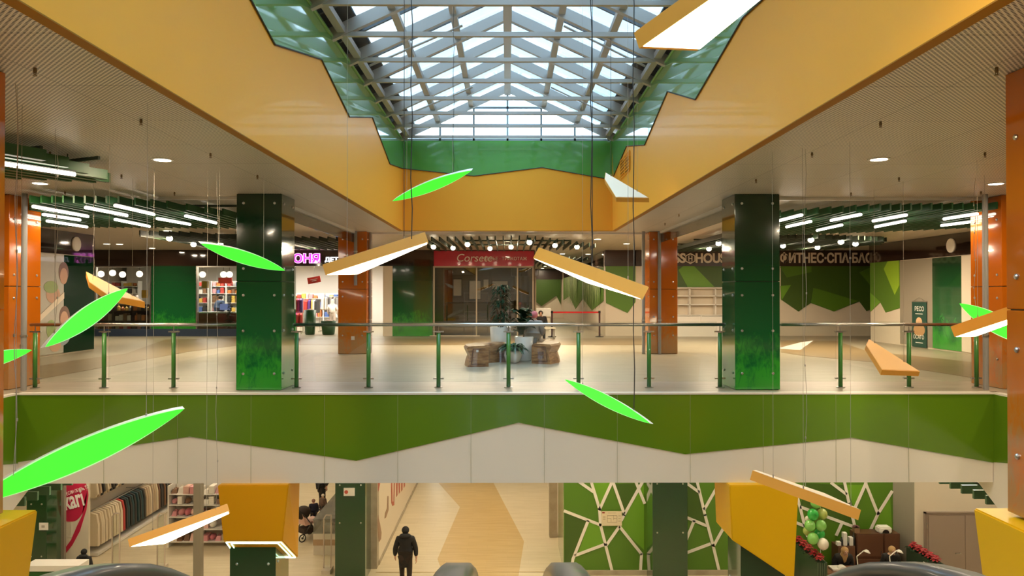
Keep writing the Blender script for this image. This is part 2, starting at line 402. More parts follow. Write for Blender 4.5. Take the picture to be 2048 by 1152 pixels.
# glazing: one window per slope, one gable window
for k, s in enumerate((-1, 1)):
    off = .13
    bm = bmesh.new(); prism(bm, [(0, -6, ZR + off), (0, YS + .2, ZR + off), (s * 2.42, YS + .2, zroof(2.42) + off), (s * 2.42, -6, zroof(2.42) + off)], (0, 0, .02))
    o = struct('window_%d' % (k + 1), bm, M_SKYG)
    bm = bmesh.new(); y = ROOF_Y[0]
    while y < YS:
        bar(bm, (s * .02, y + .64, ZR + off - .02), (s * 2.85, y + .64, zroof(2.85) + off - .02), .05, .05)
        y += 1.27
    link('glazing_bar', bm, mat('dark glazing bar', (.10, .12, .14), .5), o)
    bm = bmesh.new(); prism(bm, [(s * 2.42, -6, zroof(2.42) + .13), (s * 2.42, YS + .2, zroof(2.42) + .13), (s * 3.6, YS + .2, ZT + .02), (s * 3.6, -6, ZT + .02)], (0, 0, .05))
    prism(bm, [(s * 3.6, -6, ZT), (s * 3.6, YS + .2, ZT), (s * 2.8, YS + .2, ZT), (s * 2.8, -6, ZT)], (0, 0, .02))
    struct('roof_%s' % ('left', 'right')[k], bm, M_ROOFD)
    struct('parapet_' + ('left', 'right')[k], B(*sorted((s * 2.875, s * 3.0)), -8, YS + .2, H + .05, ZT - .01), M_ROOFD)
gy = YS + .05
bm = bmesh.new(); prism(bm, [(-2.75, gy, ZT), (2.75, gy, ZT), (0, gy, ZR + .1)], (0, .02, 0)); g = struct('window_3', bm, M_GABG)
bm = bmesh.new()
for k in range(-3, 4):
    x = k * .89
    if abs(x) < 2.7: bar(bm, (x, gy - .03, ZT), (x, gy - .03, zroof(x) + .05), .05, .05, (0, 1, 0))
for z in (ZT + .03, ZT + .42, ZT + .88):
    xx = (ZR - z) / SL
    bar(bm, (-xx, gy - .03, z), (xx, gy - .03, z), .05, .055)
link('mullion', bm, mat('grey blue mullion', (.30, .36, .40), .4), g)
# walls of roof void at ends
struct('parapet_back', B(-3.6, 3.6, -8.2, -8.0, ZT, ZR + .4), M_ROOFD)
bm = bmesh.new(); prism(bm, [(-3.6, -6, ZT), (3.6, -6, ZT), (3.6, -8, ZT), (-3.6, -8, ZT)], (0, 0, .1)); struct('roof_back', bm, M_ROOFD)
bm = bmesh.new(); prism(bm, [(-3.2, -6, ZT), (3.2, -6, ZT), (0, -6, ZR + .2)], (0, -.05, 0)); struct('gable_back', bm, M_ROOFD)
# thin pipe under the roof
for s, nm in ((-1, 'left'), (1, 'right')):
    for j, (ya, xa) in enumerate(((10.2, 1.5), (13.1, 1.2), (17.0, 1.9))):
        bm = bmesh.new(); tube(bm, (s * .9 + .1, ya, zroof(.9) - .22), (s * 2.5, ya + .3, zroof(2.5) - .1), .022)
        tag(link('sprinkler_pipe', bm, M_ROOF), 'thin grey sprinkler pipe under the %s slope of the skylight, %s' % (nm, ('nearest', 'middle one', 'farthest')[j]), 'pipe')

# ---------------- far fascia and side fascias
def fascia_front():
    zg = [(-60, 905), (43, 924), (380, 873), (713, 921), (1037, 845), (1370, 908), (1703, 875), (1988, 925), (2100, 905)]
    q = [UY(a, b, YE) for a, b in zg]; q[0] = Vector((-XE, YE, q[1].z)); q[-1] = Vector((XE, YE, q[-2].z)); q = [q[0]] + q[2:-2] + [q[-1]]
    bm = bmesh.new(); prism(bm, [(-XE, YE, FZ), (XE, YE, FZ)] + [tuple(p) for p in q[::-1]], (0, .1, 0)); o = struct('trim_2', bm, M_WHITE)
    bm = bmesh.new(); prism(bm, [tuple(p - Vector((0, .015, 0))) for p in q] + [(XE, YE - .015, -.03), (-XE, YE - .015, -.03)], (0, .115, 0)); link('green_band', bm, M_GFASC, o)
    bm = bmesh.new(); box(bm, -XE, XE, YE - .03, YE + .1, -.03, 0.0); link('slab_edge', bm, M_WHITE, o)
    bm = bmesh.new()
    for x in [-6.6, -5.4, -4.2, -3.0, -1.8, -.6, .6, 1.8, 3.0, 4.2, 5.4, 6.6]: box(bm, x, x + .004, YE - .0162, YE - .012, FZ, -.03)
    link('panel_joint', bm, mat('soft joint', (.30, .30, .16), .5), o)
fascia_front()
for s, nm in ((-1, 'left'), (1, 'right')):
    bm = bmesh.new(); x = s * XE
    prism(bm, [(x, -8, -.03), (x, YE, -.03), (x, YE, -1.15), (x, 9, -.6), (x, 5, -1.2), (x, -8, -.6)], (.1 * s, 0, 0)); o = struct('trim_%d' % (3 if s < 0 else 4), bm, M_GFASC)
    bm = bmesh.new(); prism(bm, [(x + .01 * s, -8, -.5), (x + .01 * s, YE, -.5), (x + .01 * s, 12.75, FZ), (x + .01 * s, 11.95, -1.95), (x + .01 * s, 10.5, -2.6), (x + .01 * s, -8, -2.6)], (.08 * s, 0, 0)); link('white_band', bm, M_WHITE, o)
    bm = bmesh.new(); box(bm, *sorted((x, x + .12 * s)), -8, YE, -.03, 0.0); link('slab_edge', bm, M_WHITE, o)
# near slab front
struct('trim_5', B(-3.6, 3.6, 2.15, 2.2, FZ, 0), M_WHITE)

# white rails under the ceiling joining the columns
bm = bmesh.new()
for a in ((-8.3, -4.55), (4.55, 8.3)): box(bm, a[0], a[1], 12.86, 12.94, H - .05, H)
box(bm, -3.8, 3.8, 20.3, 20.38, H - .05, H)
for s in (-1, 1): box(bm, *sorted((s * 4.1, s * 4.18)), 13.25, 20.0, H - .06, H)
struct('trim_6', bm, M_WHT)
for s, nm in ((-1, 'left'), (1, 'right')):
    struct('trim_%d' % (7 if s < 0 else 8), B(*sorted((s * 4.13, s * 4.15)), 13.25, 20.0, H - .3, H - .06), M_GLASS)

# ================================================================== COLUMNS
bmS = bmesh.new(); lathe(bmS, [(.022, 0), (.022, .01), (.012, .018)], n=10); M_STUD = M_STEEL
stud0 = link('fixing_stud', bmS, M_STUD)
bpy.context.view_layer.update()
used = [False]
def add_stud(parent, loc, rot):
    if not used[0]: c = stud0; used[0] = True
    else: c = stud0.copy(); COL.objects.link(c)
    c.parent = parent; c.location = loc; c.rotation_euler = rot
def column(x0, x1, y0, y1, z0, z1, m, label, joints=(), studs=(), side=0, plate=True):
    cx, cy = (x0 + x1) / 2, (y0 + y1) / 2
    t = thing('column', label, 'column', (cx, cy, z0))
    bm = bmesh.new(); zs = [z0] + list(joints) + [z1]
    for a, b in zip(zs, zs[1:]): box(bm, x0 - cx, x1 - cx, y0 - cy, y1 - cy, a - z0 + .006, b - z0 - .004)
    bmesh.ops.bevel(bm, geom=bm.edges[:], offset=.006, segments=1, affect='EDGES')
    c = link('cladding', bm, m, t)
    if m is M_CGRN2 or m is M_CGRN or m is M_CORG: pass
    bm = bmesh.new(); box(bm, x0 - cx + .02, x1 - cx - .02, y0 - cy + .02, y1 - cy - .02, 0, z1 - z0); link('core', bm, mat('dark core', (.02, .04, .02), .6), t)
    for z in studs:
        for xx in (x0 + .12, x1 - .12): add_stud(t, (xx - cx, y0 - cy, z - z0), (PI / 2, 0, 0))
        if side:
            xs = x1 if side > 0 else x0
            for yy in (y0 + .12, y1 - .12): add_stud(t, (xs - cx, yy - cy, z - z0), (0, PI / 2 * side, 0))
    return t
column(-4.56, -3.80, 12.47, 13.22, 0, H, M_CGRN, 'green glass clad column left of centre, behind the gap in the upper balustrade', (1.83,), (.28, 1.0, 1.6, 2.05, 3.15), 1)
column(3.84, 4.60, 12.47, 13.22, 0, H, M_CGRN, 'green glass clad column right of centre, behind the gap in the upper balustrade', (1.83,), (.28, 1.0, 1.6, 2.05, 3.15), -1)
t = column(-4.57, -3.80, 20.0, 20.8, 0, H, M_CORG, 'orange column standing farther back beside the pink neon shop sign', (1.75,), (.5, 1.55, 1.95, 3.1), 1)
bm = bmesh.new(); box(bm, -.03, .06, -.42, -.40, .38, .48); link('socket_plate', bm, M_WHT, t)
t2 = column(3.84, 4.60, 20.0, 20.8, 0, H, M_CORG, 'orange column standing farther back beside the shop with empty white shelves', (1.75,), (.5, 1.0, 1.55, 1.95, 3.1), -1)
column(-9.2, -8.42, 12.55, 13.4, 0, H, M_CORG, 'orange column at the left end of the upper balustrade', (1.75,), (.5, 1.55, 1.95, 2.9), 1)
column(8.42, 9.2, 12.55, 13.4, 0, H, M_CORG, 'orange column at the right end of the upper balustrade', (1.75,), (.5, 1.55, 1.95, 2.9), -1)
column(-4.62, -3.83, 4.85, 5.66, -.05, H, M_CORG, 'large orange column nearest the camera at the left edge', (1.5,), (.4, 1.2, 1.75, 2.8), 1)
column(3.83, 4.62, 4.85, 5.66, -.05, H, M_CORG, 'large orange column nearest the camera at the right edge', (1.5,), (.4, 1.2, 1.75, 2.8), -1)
for (px, Y, lb) in ((48, 12.5, 'grey downpipe beside the left end orange column'), (1971, 12.5, 'grey downpipe beside the right end orange column'), (711, 19.95, 'grey metal strip on the upper front of the left rear orange column'), (740, 20.3, 'grey downpipe on the side of the left rear orange column'), (1319, 19.93, 'grey downpipe down the front of the right rear orange column'), (1287, 19.95, 'grey downpipe on the left corner of the right rear orange column')):
    p = UY(px, 600, Y); z0 = 1.85 if px == 711 else 0
    t = thing('downpipe', lb, 'pipe', (p.x, p.y, z0))
    bm = bmesh.new(); tube(bm, (0, 0, 0), (0, 0, H - z0), .045, n=12); link('pipe', bm, M_GREYP, t)
    bm = bmesh.new(); tube(bm, (0, 0, .9), (0, 0, .93), .055, n=12); link('clip', bm, M_STEEL, t)

# ground columns
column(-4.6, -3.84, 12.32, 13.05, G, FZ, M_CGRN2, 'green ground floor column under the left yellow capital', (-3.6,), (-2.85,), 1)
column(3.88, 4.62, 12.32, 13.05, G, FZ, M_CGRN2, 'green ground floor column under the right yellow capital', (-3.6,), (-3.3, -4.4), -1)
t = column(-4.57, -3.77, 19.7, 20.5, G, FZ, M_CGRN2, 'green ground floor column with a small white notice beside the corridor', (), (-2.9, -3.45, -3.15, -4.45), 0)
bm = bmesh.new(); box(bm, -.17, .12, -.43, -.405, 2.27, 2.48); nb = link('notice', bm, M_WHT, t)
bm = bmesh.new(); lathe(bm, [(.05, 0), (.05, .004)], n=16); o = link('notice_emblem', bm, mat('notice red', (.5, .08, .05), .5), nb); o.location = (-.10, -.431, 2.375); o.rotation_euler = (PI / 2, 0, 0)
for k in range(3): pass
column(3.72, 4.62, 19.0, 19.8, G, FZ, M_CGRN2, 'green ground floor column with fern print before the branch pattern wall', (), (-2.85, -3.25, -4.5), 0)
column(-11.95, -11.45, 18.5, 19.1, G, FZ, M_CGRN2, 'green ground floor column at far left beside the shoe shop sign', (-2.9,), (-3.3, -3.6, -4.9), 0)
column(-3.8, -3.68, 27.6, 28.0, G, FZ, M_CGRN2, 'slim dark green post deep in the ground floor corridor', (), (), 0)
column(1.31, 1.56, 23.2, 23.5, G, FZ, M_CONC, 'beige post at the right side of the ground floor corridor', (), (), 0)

# yellow capitals
def capital(name_lb, top, bot, m=M_CAP, led=False, lean=None):
    """top and bot: lists of 4 points fl, fr, br, bl"""
    c = Vector([sum(p[i] for p in top) / 4 for i in range(3)])
    t = thing('column_capital', name_lb, 'capital', c)
    bm = bmesh.new(); a = [bm.verts.new(Vector(p) - c) for p in top]; b = [bm.verts.new(Vector(p) - c) for p in bot]
    bm.faces.new(a); bm.faces.new(b[::-1])
    for i in range(4): bm.faces.new((a[i], b[i], b[(i + 1) % 4], a[(i + 1) % 4]))
    bmesh.ops.bevel(bm, geom=bm.edges[:], offset=.012, segments=2, affect='EDGES')
    link('casing', bm, m, t)
    if led:
        bm = bmesh.new(); bb = [Vector(p) - c for p in bot]; cc = sum(bb, Vector()) / 4
        ring = [cc + (p - cc) * .93 - Vector((0, 0, .012)) for p in bb]
        for i in range(4): bar(bm, ring[i], ring[(i + 1) % 4], .016, .010)
        ring = [cc + (p - cc) * .80 - Vector((0, 0, .012)) for p in bb]
        for i in range(4): bar(bm, ring[i], ring[(i + 1) % 4], .013, .010)
        link('led_strip', bm, M_LEDG, t)
    return t
yt = FZ
tl = [UZ(435, 971, yt), UZ(577, 970, yt)]
capital('yellow tapered capital hanging from the far slab left of centre, with green light strips below',
        [tl[0], tl[1], (tl[1].x - .05, 12.9, yt), (tl[0].x, 12.9, yt)],
        [UY(447, 1082, 12.0), UY(565, 1082, 12.0), UY(596, 1115, 12.9), Vector((-4.72, 12.9, UY(596, 1115, 12.9).z))], led=True)
tr = [UZ(1459, 971, yt), UZ(1598, 970, yt)]
capital('yellow tapered capital hanging from the far slab right of centre, slanted below',
        [tr[0], tr[1], (tr[1].x, 12.9, yt), (UY(1428, 965, 12.9).x, 12.9, yt)],
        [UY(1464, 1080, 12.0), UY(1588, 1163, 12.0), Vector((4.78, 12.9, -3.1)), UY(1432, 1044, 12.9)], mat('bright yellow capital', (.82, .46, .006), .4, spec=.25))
for s, nm in ((-1, 'left'), (1, 'right')):
    capital('large yellow tapered capital below the nearest orange column at the lower %s corner' % nm,
            [(s * 3.68, 4.2, -.07), (s * 5.2, 4.2, -.07), (s * 5.2, 5.84, -.07), (s * 3.68, 5.84, -.07)],
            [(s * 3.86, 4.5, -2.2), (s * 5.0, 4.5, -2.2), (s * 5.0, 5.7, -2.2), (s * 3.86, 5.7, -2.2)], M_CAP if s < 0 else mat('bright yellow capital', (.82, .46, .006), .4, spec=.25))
    column(*sorted((s * 3.95, s * 4.75)), 4.8, 5.5, G, -2.2, M_CGRN2, 'green ground floor column under the nearest %s capital' % nm, (), (), 0)

# ================================================================== RAILING
def baluster(px):
    p = UY(px, 775, 12.8)
    return (p.x, 12.8, 0)
t0 = None
def make_post(loc, label):
    t = thing('railing_post', label, 'railing post', loc, 0, 'green posts of the upper balustrade')
    bm = bmesh.new(); tube(bm, (0, 0, 0), (0, 0, .95), .036, n=14); link('post', bm, M_GPOST, t, True)
    bm = bmesh.new(); lathe(bm, [(.075, 0), (.075, .012), (.045, .02)], n=16); link('base_flange', bm, M_STEEL, t)
    bm = bmesh.new(); tube(bm, (0, 0, .95), (0, 0, 1.06), .010, n=8); link('rail_bracket', bm, M_STEEL, t)
    bm = bmesh.new(); lathe(bm, [(.04, .95), (.04, .965)], n=14); link('cap', bm, M_STEEL, t)
    for z in (.16, .97):
        bm = bmesh.new(); box(bm, -.09, .09, -.012, .012, z - .012, z + .012); box(bm, -.08, .08, .012, .054, z - .01, z + .01); link('glass_clamp', bm, M_STEEL, t)
    return t
posts_px = [70, 208, 347, 593, 737, 877, 1017, 1157, 1298, 1440, 1681, 1818, 1953]
proto = None
for i, px in enumerate(posts_px):
    side = 'left' if px < 472 else ('middle' if px < 1450 else 'right')
    if proto is None: proto = o = make_post(baluster(px), 'green tubular post of the upper glass balustrade')
    else: o = copy_tree(proto); o.location = baluster(px)
    rank = {70: 'leftmost, beside the orange column', 208: 'second from the left end', 347: 'third from the left end', 593: 'just right of the left green column', 737: 'in front of the left rear orange column', 877: 'left of the wooden bench', 1017: 'in front of the fern pot', 1157: 'in front of the belt barrier', 1298: 'in front of the right rear orange column', 1440: 'just left of the right green column', 1681: 'first right of the right green column', 1818: 'second from the right end', 1953: 'rightmost, beside the orange column'}[px]
    o['label'] = 'green railing post with steel clamps, ' + rank
for a, b, nm in ((62, 477, 'left'), (588, 1449, 'middle'), (1562, 1940, 'right')):
    pa, pb = UY(a, 650, 12.8), UY(b, 650, 12.8)
    t = thing('handrail', 'round steel top rail of the %s stretch of the upper balustrade' % nm, 'handrail', (pa.x, 12.8, 1.09))
    bm = bmesh.new(); tube(bm, (0, 0, 0), (pb.x - pa.x, 0, 0), .027, n=14); link('rail', bm, M_STEEL, t, True)
    bm = bmesh.new(); ball(bm, (0, 0, 0), .027); ball(bm, (pb.x - pa.x, 0, 0), .027); link('end_cap', bm, M_STEEL, t)
for a, b in zip(posts_px, posts_px[1:]):
    if (a, b) in ((347, 593), (1440, 1681)): continue
    xa, xb = baluster(a)[0] + .045, baluster(b)[0] - .045
    bm = bmesh.new(); box(bm, xa, xb, 12.855, 12.865, .1, 1.14)
    o = tag(link('glass_barrier', bm, M_GLASS), 'clear glass balustrade pane between two green posts', 'glass pane', 'glass panes of the upper balustrade')
for a, b in ((347, 466), (600 - 500, 100)):
    if a < b:
        bm = bmesh.new(); box(bm, baluster(a)[0] + .045, -4.6, 12.855, 12.865, .1, 1.14)
        tag(link('glass_barrier', bm, M_GLASS), 'clear glass balustrade pane between two green posts', 'glass pane', 'glass panes of the upper balustrade')
bm = bmesh.new(); box(bm, 4.65, baluster(1681)[0] - .045, 12.855, 12.865, .1, 1.14)
tag(link('glass_barrier', bm, M_GLASS), 'clear glass balustrade pane between two green posts', 'glass pane', 'glass panes of the upper balustrade')

# ================================================================== ESCALATORS
HW = [(-.045, -.02), (-.045, .005), (-.03, .02), (.03, .02), (.045, .005), (.045, -.02), (.03, -.03), (-.03, -.03)]
def rail_path():
    P = []
    for k in range(0, 9):     # near newel end
        a = PI * (1.5 - k / 8); P.append((.95 + .28 * math.cos(a), .717 + .28 * math.sin(a)))
    P += [(1.15, .998), (1.35, .995), (1.5, .988), (1.62, .978), (1.73, .962), (1.86, .933), (1.99, .893), (2.12, .845), (2.25, .784), (2.38, .712)]
    y, z = 2.5, .64; P.append((y, z))
    z2 = G + .9
    L = (z - z2) / math.sin(math.radians(32)); P.append((y + L * math.cos(math.radians(32)), z2)); P.append((P[-1][0] + .8, z2))
    return P
RP = rail_path()
for k, (xa, xb, nm) in enumerate(((-1.05, -.135, 'left'), (.155, 1.07, 'right'))):
    cx = (xa + xb) / 2
    t = thing('escalator', '%s escalator descending away from the camera, only its black rail tops in view' % nm, 'escalator', (cx, 2, 0))
    for x in (xa, xb):
        bm = bmesh.new(); sweep(bm, [(x - cx, y - 2, z - .014) for y, z in RP], HW, right=(1, 0, 0)); h = link('handrail', bm, mat('escalator rubber', (.035, .032, .030), .34, coat=.25), t, True)
        bm = bmesh.new(); sweep(bm, [(x - cx, y - 2, z - .045) for y, z in RP[8:]], [(-.02, -.03), (-.02, .02), (.02, .02), (.02, -.03)], right=(1, 0, 0)); link('rail_guide', bm, M_STEEL, t)
        bm = bmesh.new(); pp = RP[9:]; prism(bm, [(x - cx - .006, y - 2, z - .05) for y, z in pp] + [(x - cx - .006, y - 2, z - .85) for y, z in pp[::-1]], (.012, 0, 0)); link('glass_balustrade', bm, M_GLASS, t)
        bm = bmesh.new(); sweep(bm, [(x - cx, y - 2, z - .93) for y, z in RP[9:]], [(-.12, -.05), (-.12, .05), (.12, .05), (.12, -.05)], right=(1, 0, 0)); link('skirt', bm, M_STEEL, t)
    bm = bmesh.new(); y, z = 2.4, -.02
    n = int((0 - G) / .2)
    for j in range(n): box(bm, xa - cx + .12, xb - cx - .12, y - 2 + j * .32, y - 2 + j * .32 + .36, -.2 * (j + 1) - .2, -.2 * (j + 1))
    link('steps', bm, M_GREYP, t)

# ================================================================== UPPER FAR WALL (Y = 28.5)
YW = 28.5
def xat(px, Y=YW): return UY(px, 588, Y).x
def zat(py, Y=YW): return UY(1015, py, Y).z
def wbox(px0, px1, py0, py1, Y0=YW, Y1=None, name=None):
    Y1 = Y1 or Y0 + .15
    return B(xat(px0, Y0), xat(px1, Y0), Y0, Y1, zat(py1, Y0), zat(py0, Y0))
ZB = zat(532)      # band bottom
# solid header band
def header(px0, px1, m, nm, Y=YW):
    struct('wall_header_' + nm, B(xat(px0), xat(px1), Y, Y + .3, ZB, H), m)
header(20, 868, M_DARK, 'left'); header(1211, 1272, M_DARK2, 'middle'); header(1270, 1745, M_DARK2, 'right')
struct('wall_fitness', B(xat(1211), 20, YW + .05, YW + .25, 0, H), M_WALL)
struct('wall_panel_left', B(xat(302), xat(392), YW, YW + .25, 0, ZB), M_CGRN)
bm = B(xat(785), xat(865), YW, YW + .25, 0, ZB); struct('wall_panel_middle', bm, M_CGRN)
struct('wall_pier', B(xat(766), xat(785), YW, YW + .25, 0, ZB), M_WALL)
struct('wall_pier_left', B(xat(475), xat(588), YW, YW + .25, 0, ZB), M_CGRN)
struct('wall_far_left', B(-20, xat(150), YW, YW + .25, 0, H), M_CGRN)
for k, (a, b) in enumerate(((190, 301), (393, 475))):
    o = struct('window_%d' % (4 + k), B(xat(a), xat(b), YW + .08, YW + .10, .25, ZB), M_SHOPG)
    bm = bmesh.new()
    for px in (a, b): box(bm, xat(px) - .03, xat(px) + .03, YW, YW + .14, 0, ZB)
    box(bm, xat(a), xat(b), YW, YW + .14, ZB - .05, ZB + .0)
    box(bm, xat(a), xat(b), YW + .02, YW + .2, 0, .25)
    link('window_frame', bm, M_STEEL, o)
# baseboard under the shop fronts
struct('baseboard_front', B(xat(190), xat(475), YW - .02, YW + .02, 0, .28), mat('blue grey plinth', (.03, .05, .10), .4))

# fitness house murals on the wall
def mural(pts, m, nm, Y=YW, t=.02, par=None):
    bm = ppanel(pts, Y, t)
    return struct(nm, bm, m, par)
mw = mural([(1562, 532), (1740, 532), (1740, 620), (1733, 622), (1719, 603), (1668, 623), (1622, 606), (1597, 623), (1562, 599)], M_MG1, 'mural_right', YW + .02)
for pts, m in (([(1561, 535), (1574, 555), (1623, 544), (1623, 533), (1561, 533)], M_MG2), ([(1561, 572), (1582, 570), (1563, 601)], M_MG3),
               ([(1627, 576), (1622, 606), (1668, 623), (1716, 602), (1640, 579)], M_MG2), ([(1719, 545), (1740, 536), (1740, 569)], M_MG2)):
    link('mural_patch', ppanel(pts, YW, .018), m, mw)
mw = mural([(1340, 532), (1450, 532), (1450, 574), (1340, 574)], M_MG1, 'mural_left', YW + .02)
link('mural_patch', ppanel([(1357, 540), (1367, 532), (1388, 532), (1429, 574), (1375, 574)], YW, .018), M_MG3, mw)
mw = mural([(1211, 532), (1271, 532), (1271, 604), (1255, 626), (1212, 606)], M_MG2, 'mural_middle', YW + .02)
link('mural_patch', ppanel([(1211, 548), (1271, 578), (1271, 600), (1255, 585), (1211, 560)], YW, .018), M_MG1, mw)
text('ФИТНЕС·СПА·БАССЕЙН', .50, M_LET, (xat(1560), YW - .03, zat(525)), parent=None, name='fitness_sign_text', bold=.018)
tg = S.objects['fitness_sign_text']; tag(tg, 'pale block letters ФИТНЕС СПА БАС on the dark brown band right of the green column', 'sign')
def fit_text(o, px0, px1):
    xs = [v.co.x for v in o.data.vertices]; a, b = min(xs), max(xs); wd = xat(px1) - xat(px0)
    for v in o.data.vertices: v.co.x = (v.co.x - a) / (b - a) * wd
    o.location.x = xat(px0)
# only the letters in view: the rest of the word runs behind the side wall
fit_text(tg, 1560, 1802)
for o in [tg]:
    bm = bmesh.new(); bm.from_mesh(o.data); lim = xat(1741) - o.location.x
    bmesh.ops.bisect_plane(bm, geom=bm.verts[:] + bm.edges[:] + bm.faces[:], plane_co=(lim, 0, 0), plane_no=(1, 0, 0), clear_outer=True); bm.to_mesh(o.data); bm.free()
o = text('SS', .50, M_LET, (0, YW - .03, zat(525)), name='house_sign_text_left', bold=.018); fit_text(o, 1348, 1371)
tag(o, 'pale letters SS of the fitness sign left of its hexagon badge', 'sign')
o = text('HOUSE', .50, M_LET, (0, YW - .03, zat(525)), name='house_sign_text_right', bold=.018); fit_text(o, 1391, 1462)
tag(o, 'pale letters HOUSE of the fitness sign left of the green column', 'sign')
bm = bmesh.new(); c = Vector((xat(1380.5), YW - .03, zat(517)))
hx = [c + Vector((.20 * math.sin(PI / 3 * k), 0, .20 * math.cos(PI / 3 * k))) for k in range(6)]
for a, b in zip(hx, hx[1:] + hx[:1]): bar(bm, a, b, .03, .035, (0, 1, 0))
for dx in (-.06, .06): bar(bm, c + Vector((dx, 0, -.10)), c + Vector((dx, 0, .10)), .03, .035, (0, 1, 0))
bar(bm, c + Vector((-.06, 0, 0)), c + Vector((.06, 0, 0)), .03, .035, (0, 1, 0))
for dz in (-.14, .14): bar(bm, c + Vector((-.09, 0, dz)), c + Vector((.09, 0, dz)), .03, .02, (0, 1, 0))
tag(link('hexagon_badge', bm, M_LET), 'pale hexagon badge with an H between the sign letters SS and HOUSE', 'sign')

# white shelves in front of the fitness wall (x 1348-1447)
t = thing('wall_shelving', 'empty white open shelving against the fitness shop wall', 'shelving', (xat(1397), YW - .3, 0))
cx = xat(1397); zt = zat(576)
bm = bmesh.new()
for px in (1346, 1376, 1427, 1449): box(bm, xat(px) - cx - .02, xat(px) - cx + .02, 0, .3, zat(630), zt)
link('upright', bm, M_WHT, t)
for py in (576, 592, 609, 630):
    bm = bmesh.new(); box(bm, xat(1346) - cx, xat(1449) - cx, 0, .3, zat(py) - .02, zat(py) + .015); link('shelf', bm, M_WHT, t)
bm = bmesh.new(); box(bm, xat(1346) - cx, xat(1449) - cx, .28, .3, 0, zt); link('back_panel', bm, M_WALL, t)
bm = bmesh.new(); box(bm, xat(1346) - cx, xat(1449) - cx, -.1, .28, 0, zat(632)); box(bm, xat(1396) - cx, xat(1398) - cx, -.12, .28, zat(648), zat(630)); link('counter', bm, M_WHT, t)

# pink neon sign
t = thing('neon_sign', 'glowing pink ОНЯ letters with white ДЕТСКИЙ beside them on the dark band', 'sign', (xat(587), YW - .06, zat(525)))
o = text('ОНЯ', .44, M_PINK, (0, 0, 0), parent=t, name='pink_letters', depth=.02, bold=.008); xs = [v.co.x for v in o.data.vertices]; k = (xat(638) - xat(587)) / (max(xs) - min(xs))
for v in o.data.vertices: v.co.x *= k
o2 = text('ОНЯ', .44, M_PINKH, (0, 0, 0), parent=t, name='pink_letter_glow', depth=.012, bold=.030)
for v in o2.data.vertices: v.co.x = v.co.x * k; v.co.z *= 1
cu = o2
cen = Vector((0, 0, 0))
o2.scale = (1, 1, 1)
# glow ring: slightly enlarged outline behind
o2.location = (0, .03, 0)
o3 = text('ДЕТСКИЙ', .22, M_LWHT, (xat(650) - xat(587), 0, .04), parent=t, name='white_letters', depth=.015, sx=1.15, bold=.004)

# red corset sign board
t = thing('sign_board', 'crimson shop sign board reading Corsete above the smoked glass front', 'sign', (xat(966), YW - .08, ZB))
bm = bmesh.new(); box(bm, xat(868) - xat(966), xat(1068) - xat(966), 0, .12, 0, zat(502) - ZB); link('board', bm, M_RED, t)
text('Corsete', .42, M_LETW, (xat(912) - xat(966), -.012, .17), parent=t, name='script_letters', depth=.006, shear=.2)
text('| БЕЛЬЕ · ТРИКОТАЖ', .17, M_LET, (xat(963) - xat(966), -.012, .22), parent=t, name='small_letters', depth=.004)
struct('wall_header_corset', B(xat(868), xat(1068), YW + .05, YW + .3, ZB, H), M_DARK2)
# smoked glass shop front
o = struct('window_6', B(xat(868), xat(1066), YW + .05, YW + .07, .02, ZB), M_DARKG)
bm = bmesh.new()
for px in (868, 953, 1035, 1066): box(bm, xat(px) - .025, xat(px) + .025, YW, YW + .12, 0, ZB)
box(bm, xat(868), xat(1066), YW, YW + .12, ZB - .06, ZB)
link('window_frame', bm, mat('beige frame', (.45, .38, .28), .4), o)
struct('threshold', B(xat(860), xat(960), YW - .1, YW, 0, .03), M_WALL)
# corset shop room
BY = 36
bm = bmesh.new(); box(bm, xat(865) - .1, xat(865), YW + .25, BY, 0, H); box(bm, xat(1068) - .05, xat(1068) + .05, YW + .15, BY, 0, H); box(bm, xat(865), xat(1068), BY, BY + .1, 0, H)
struct('wall_corset_room', bm, mat('dim brown room wall', (.16, .12, .08), .6))

# corridor to the right of it
struct('wall_corridor_right', B(xat(1211), xat(1211) + .12, YW + .25, 52, 0, H), M_WALL)
o = struct('wall_corridor_end', B(.5, 4.2, 50, 50.2, 0, H), M_WALL)
link('dark_band', B(.9, 3.7, 49.95, 50, 2.6, H), M_DARK2, o)
bm = bmesh.new(); prism(bm, [(xat(1066, 49.9), 49.9, 2.6), (3.6, 49.9, 2.6), (3.6, 49.9, .9), (3.3, 49.9, 1.5), (2.3, 49.9, .8), (1.4, 49.9, 1.5)], (0, .04, 0)); link('mural', bm, M_MG1, o)
xw = xat(1211)
bm = bmesh.new(); prism(bm, [(xw, 29, 2.68), (xw, 49.8, 2.68), (xw, 49.8, 1.2), (xw, 45, 1.5), (xw, 41, .8), (xw, 37, 1.4), (xw, 33, .9), (xw, 29, 1.35)], (-.02, 0, 0)); mw = struct('mural_corridor', bm, M_MG2)
bm = bmesh.new()
box(bm, xw - .02, xw, 29, 49.8, 2.68, H - .02); link('dark_band', bm, M_DARK, mw)
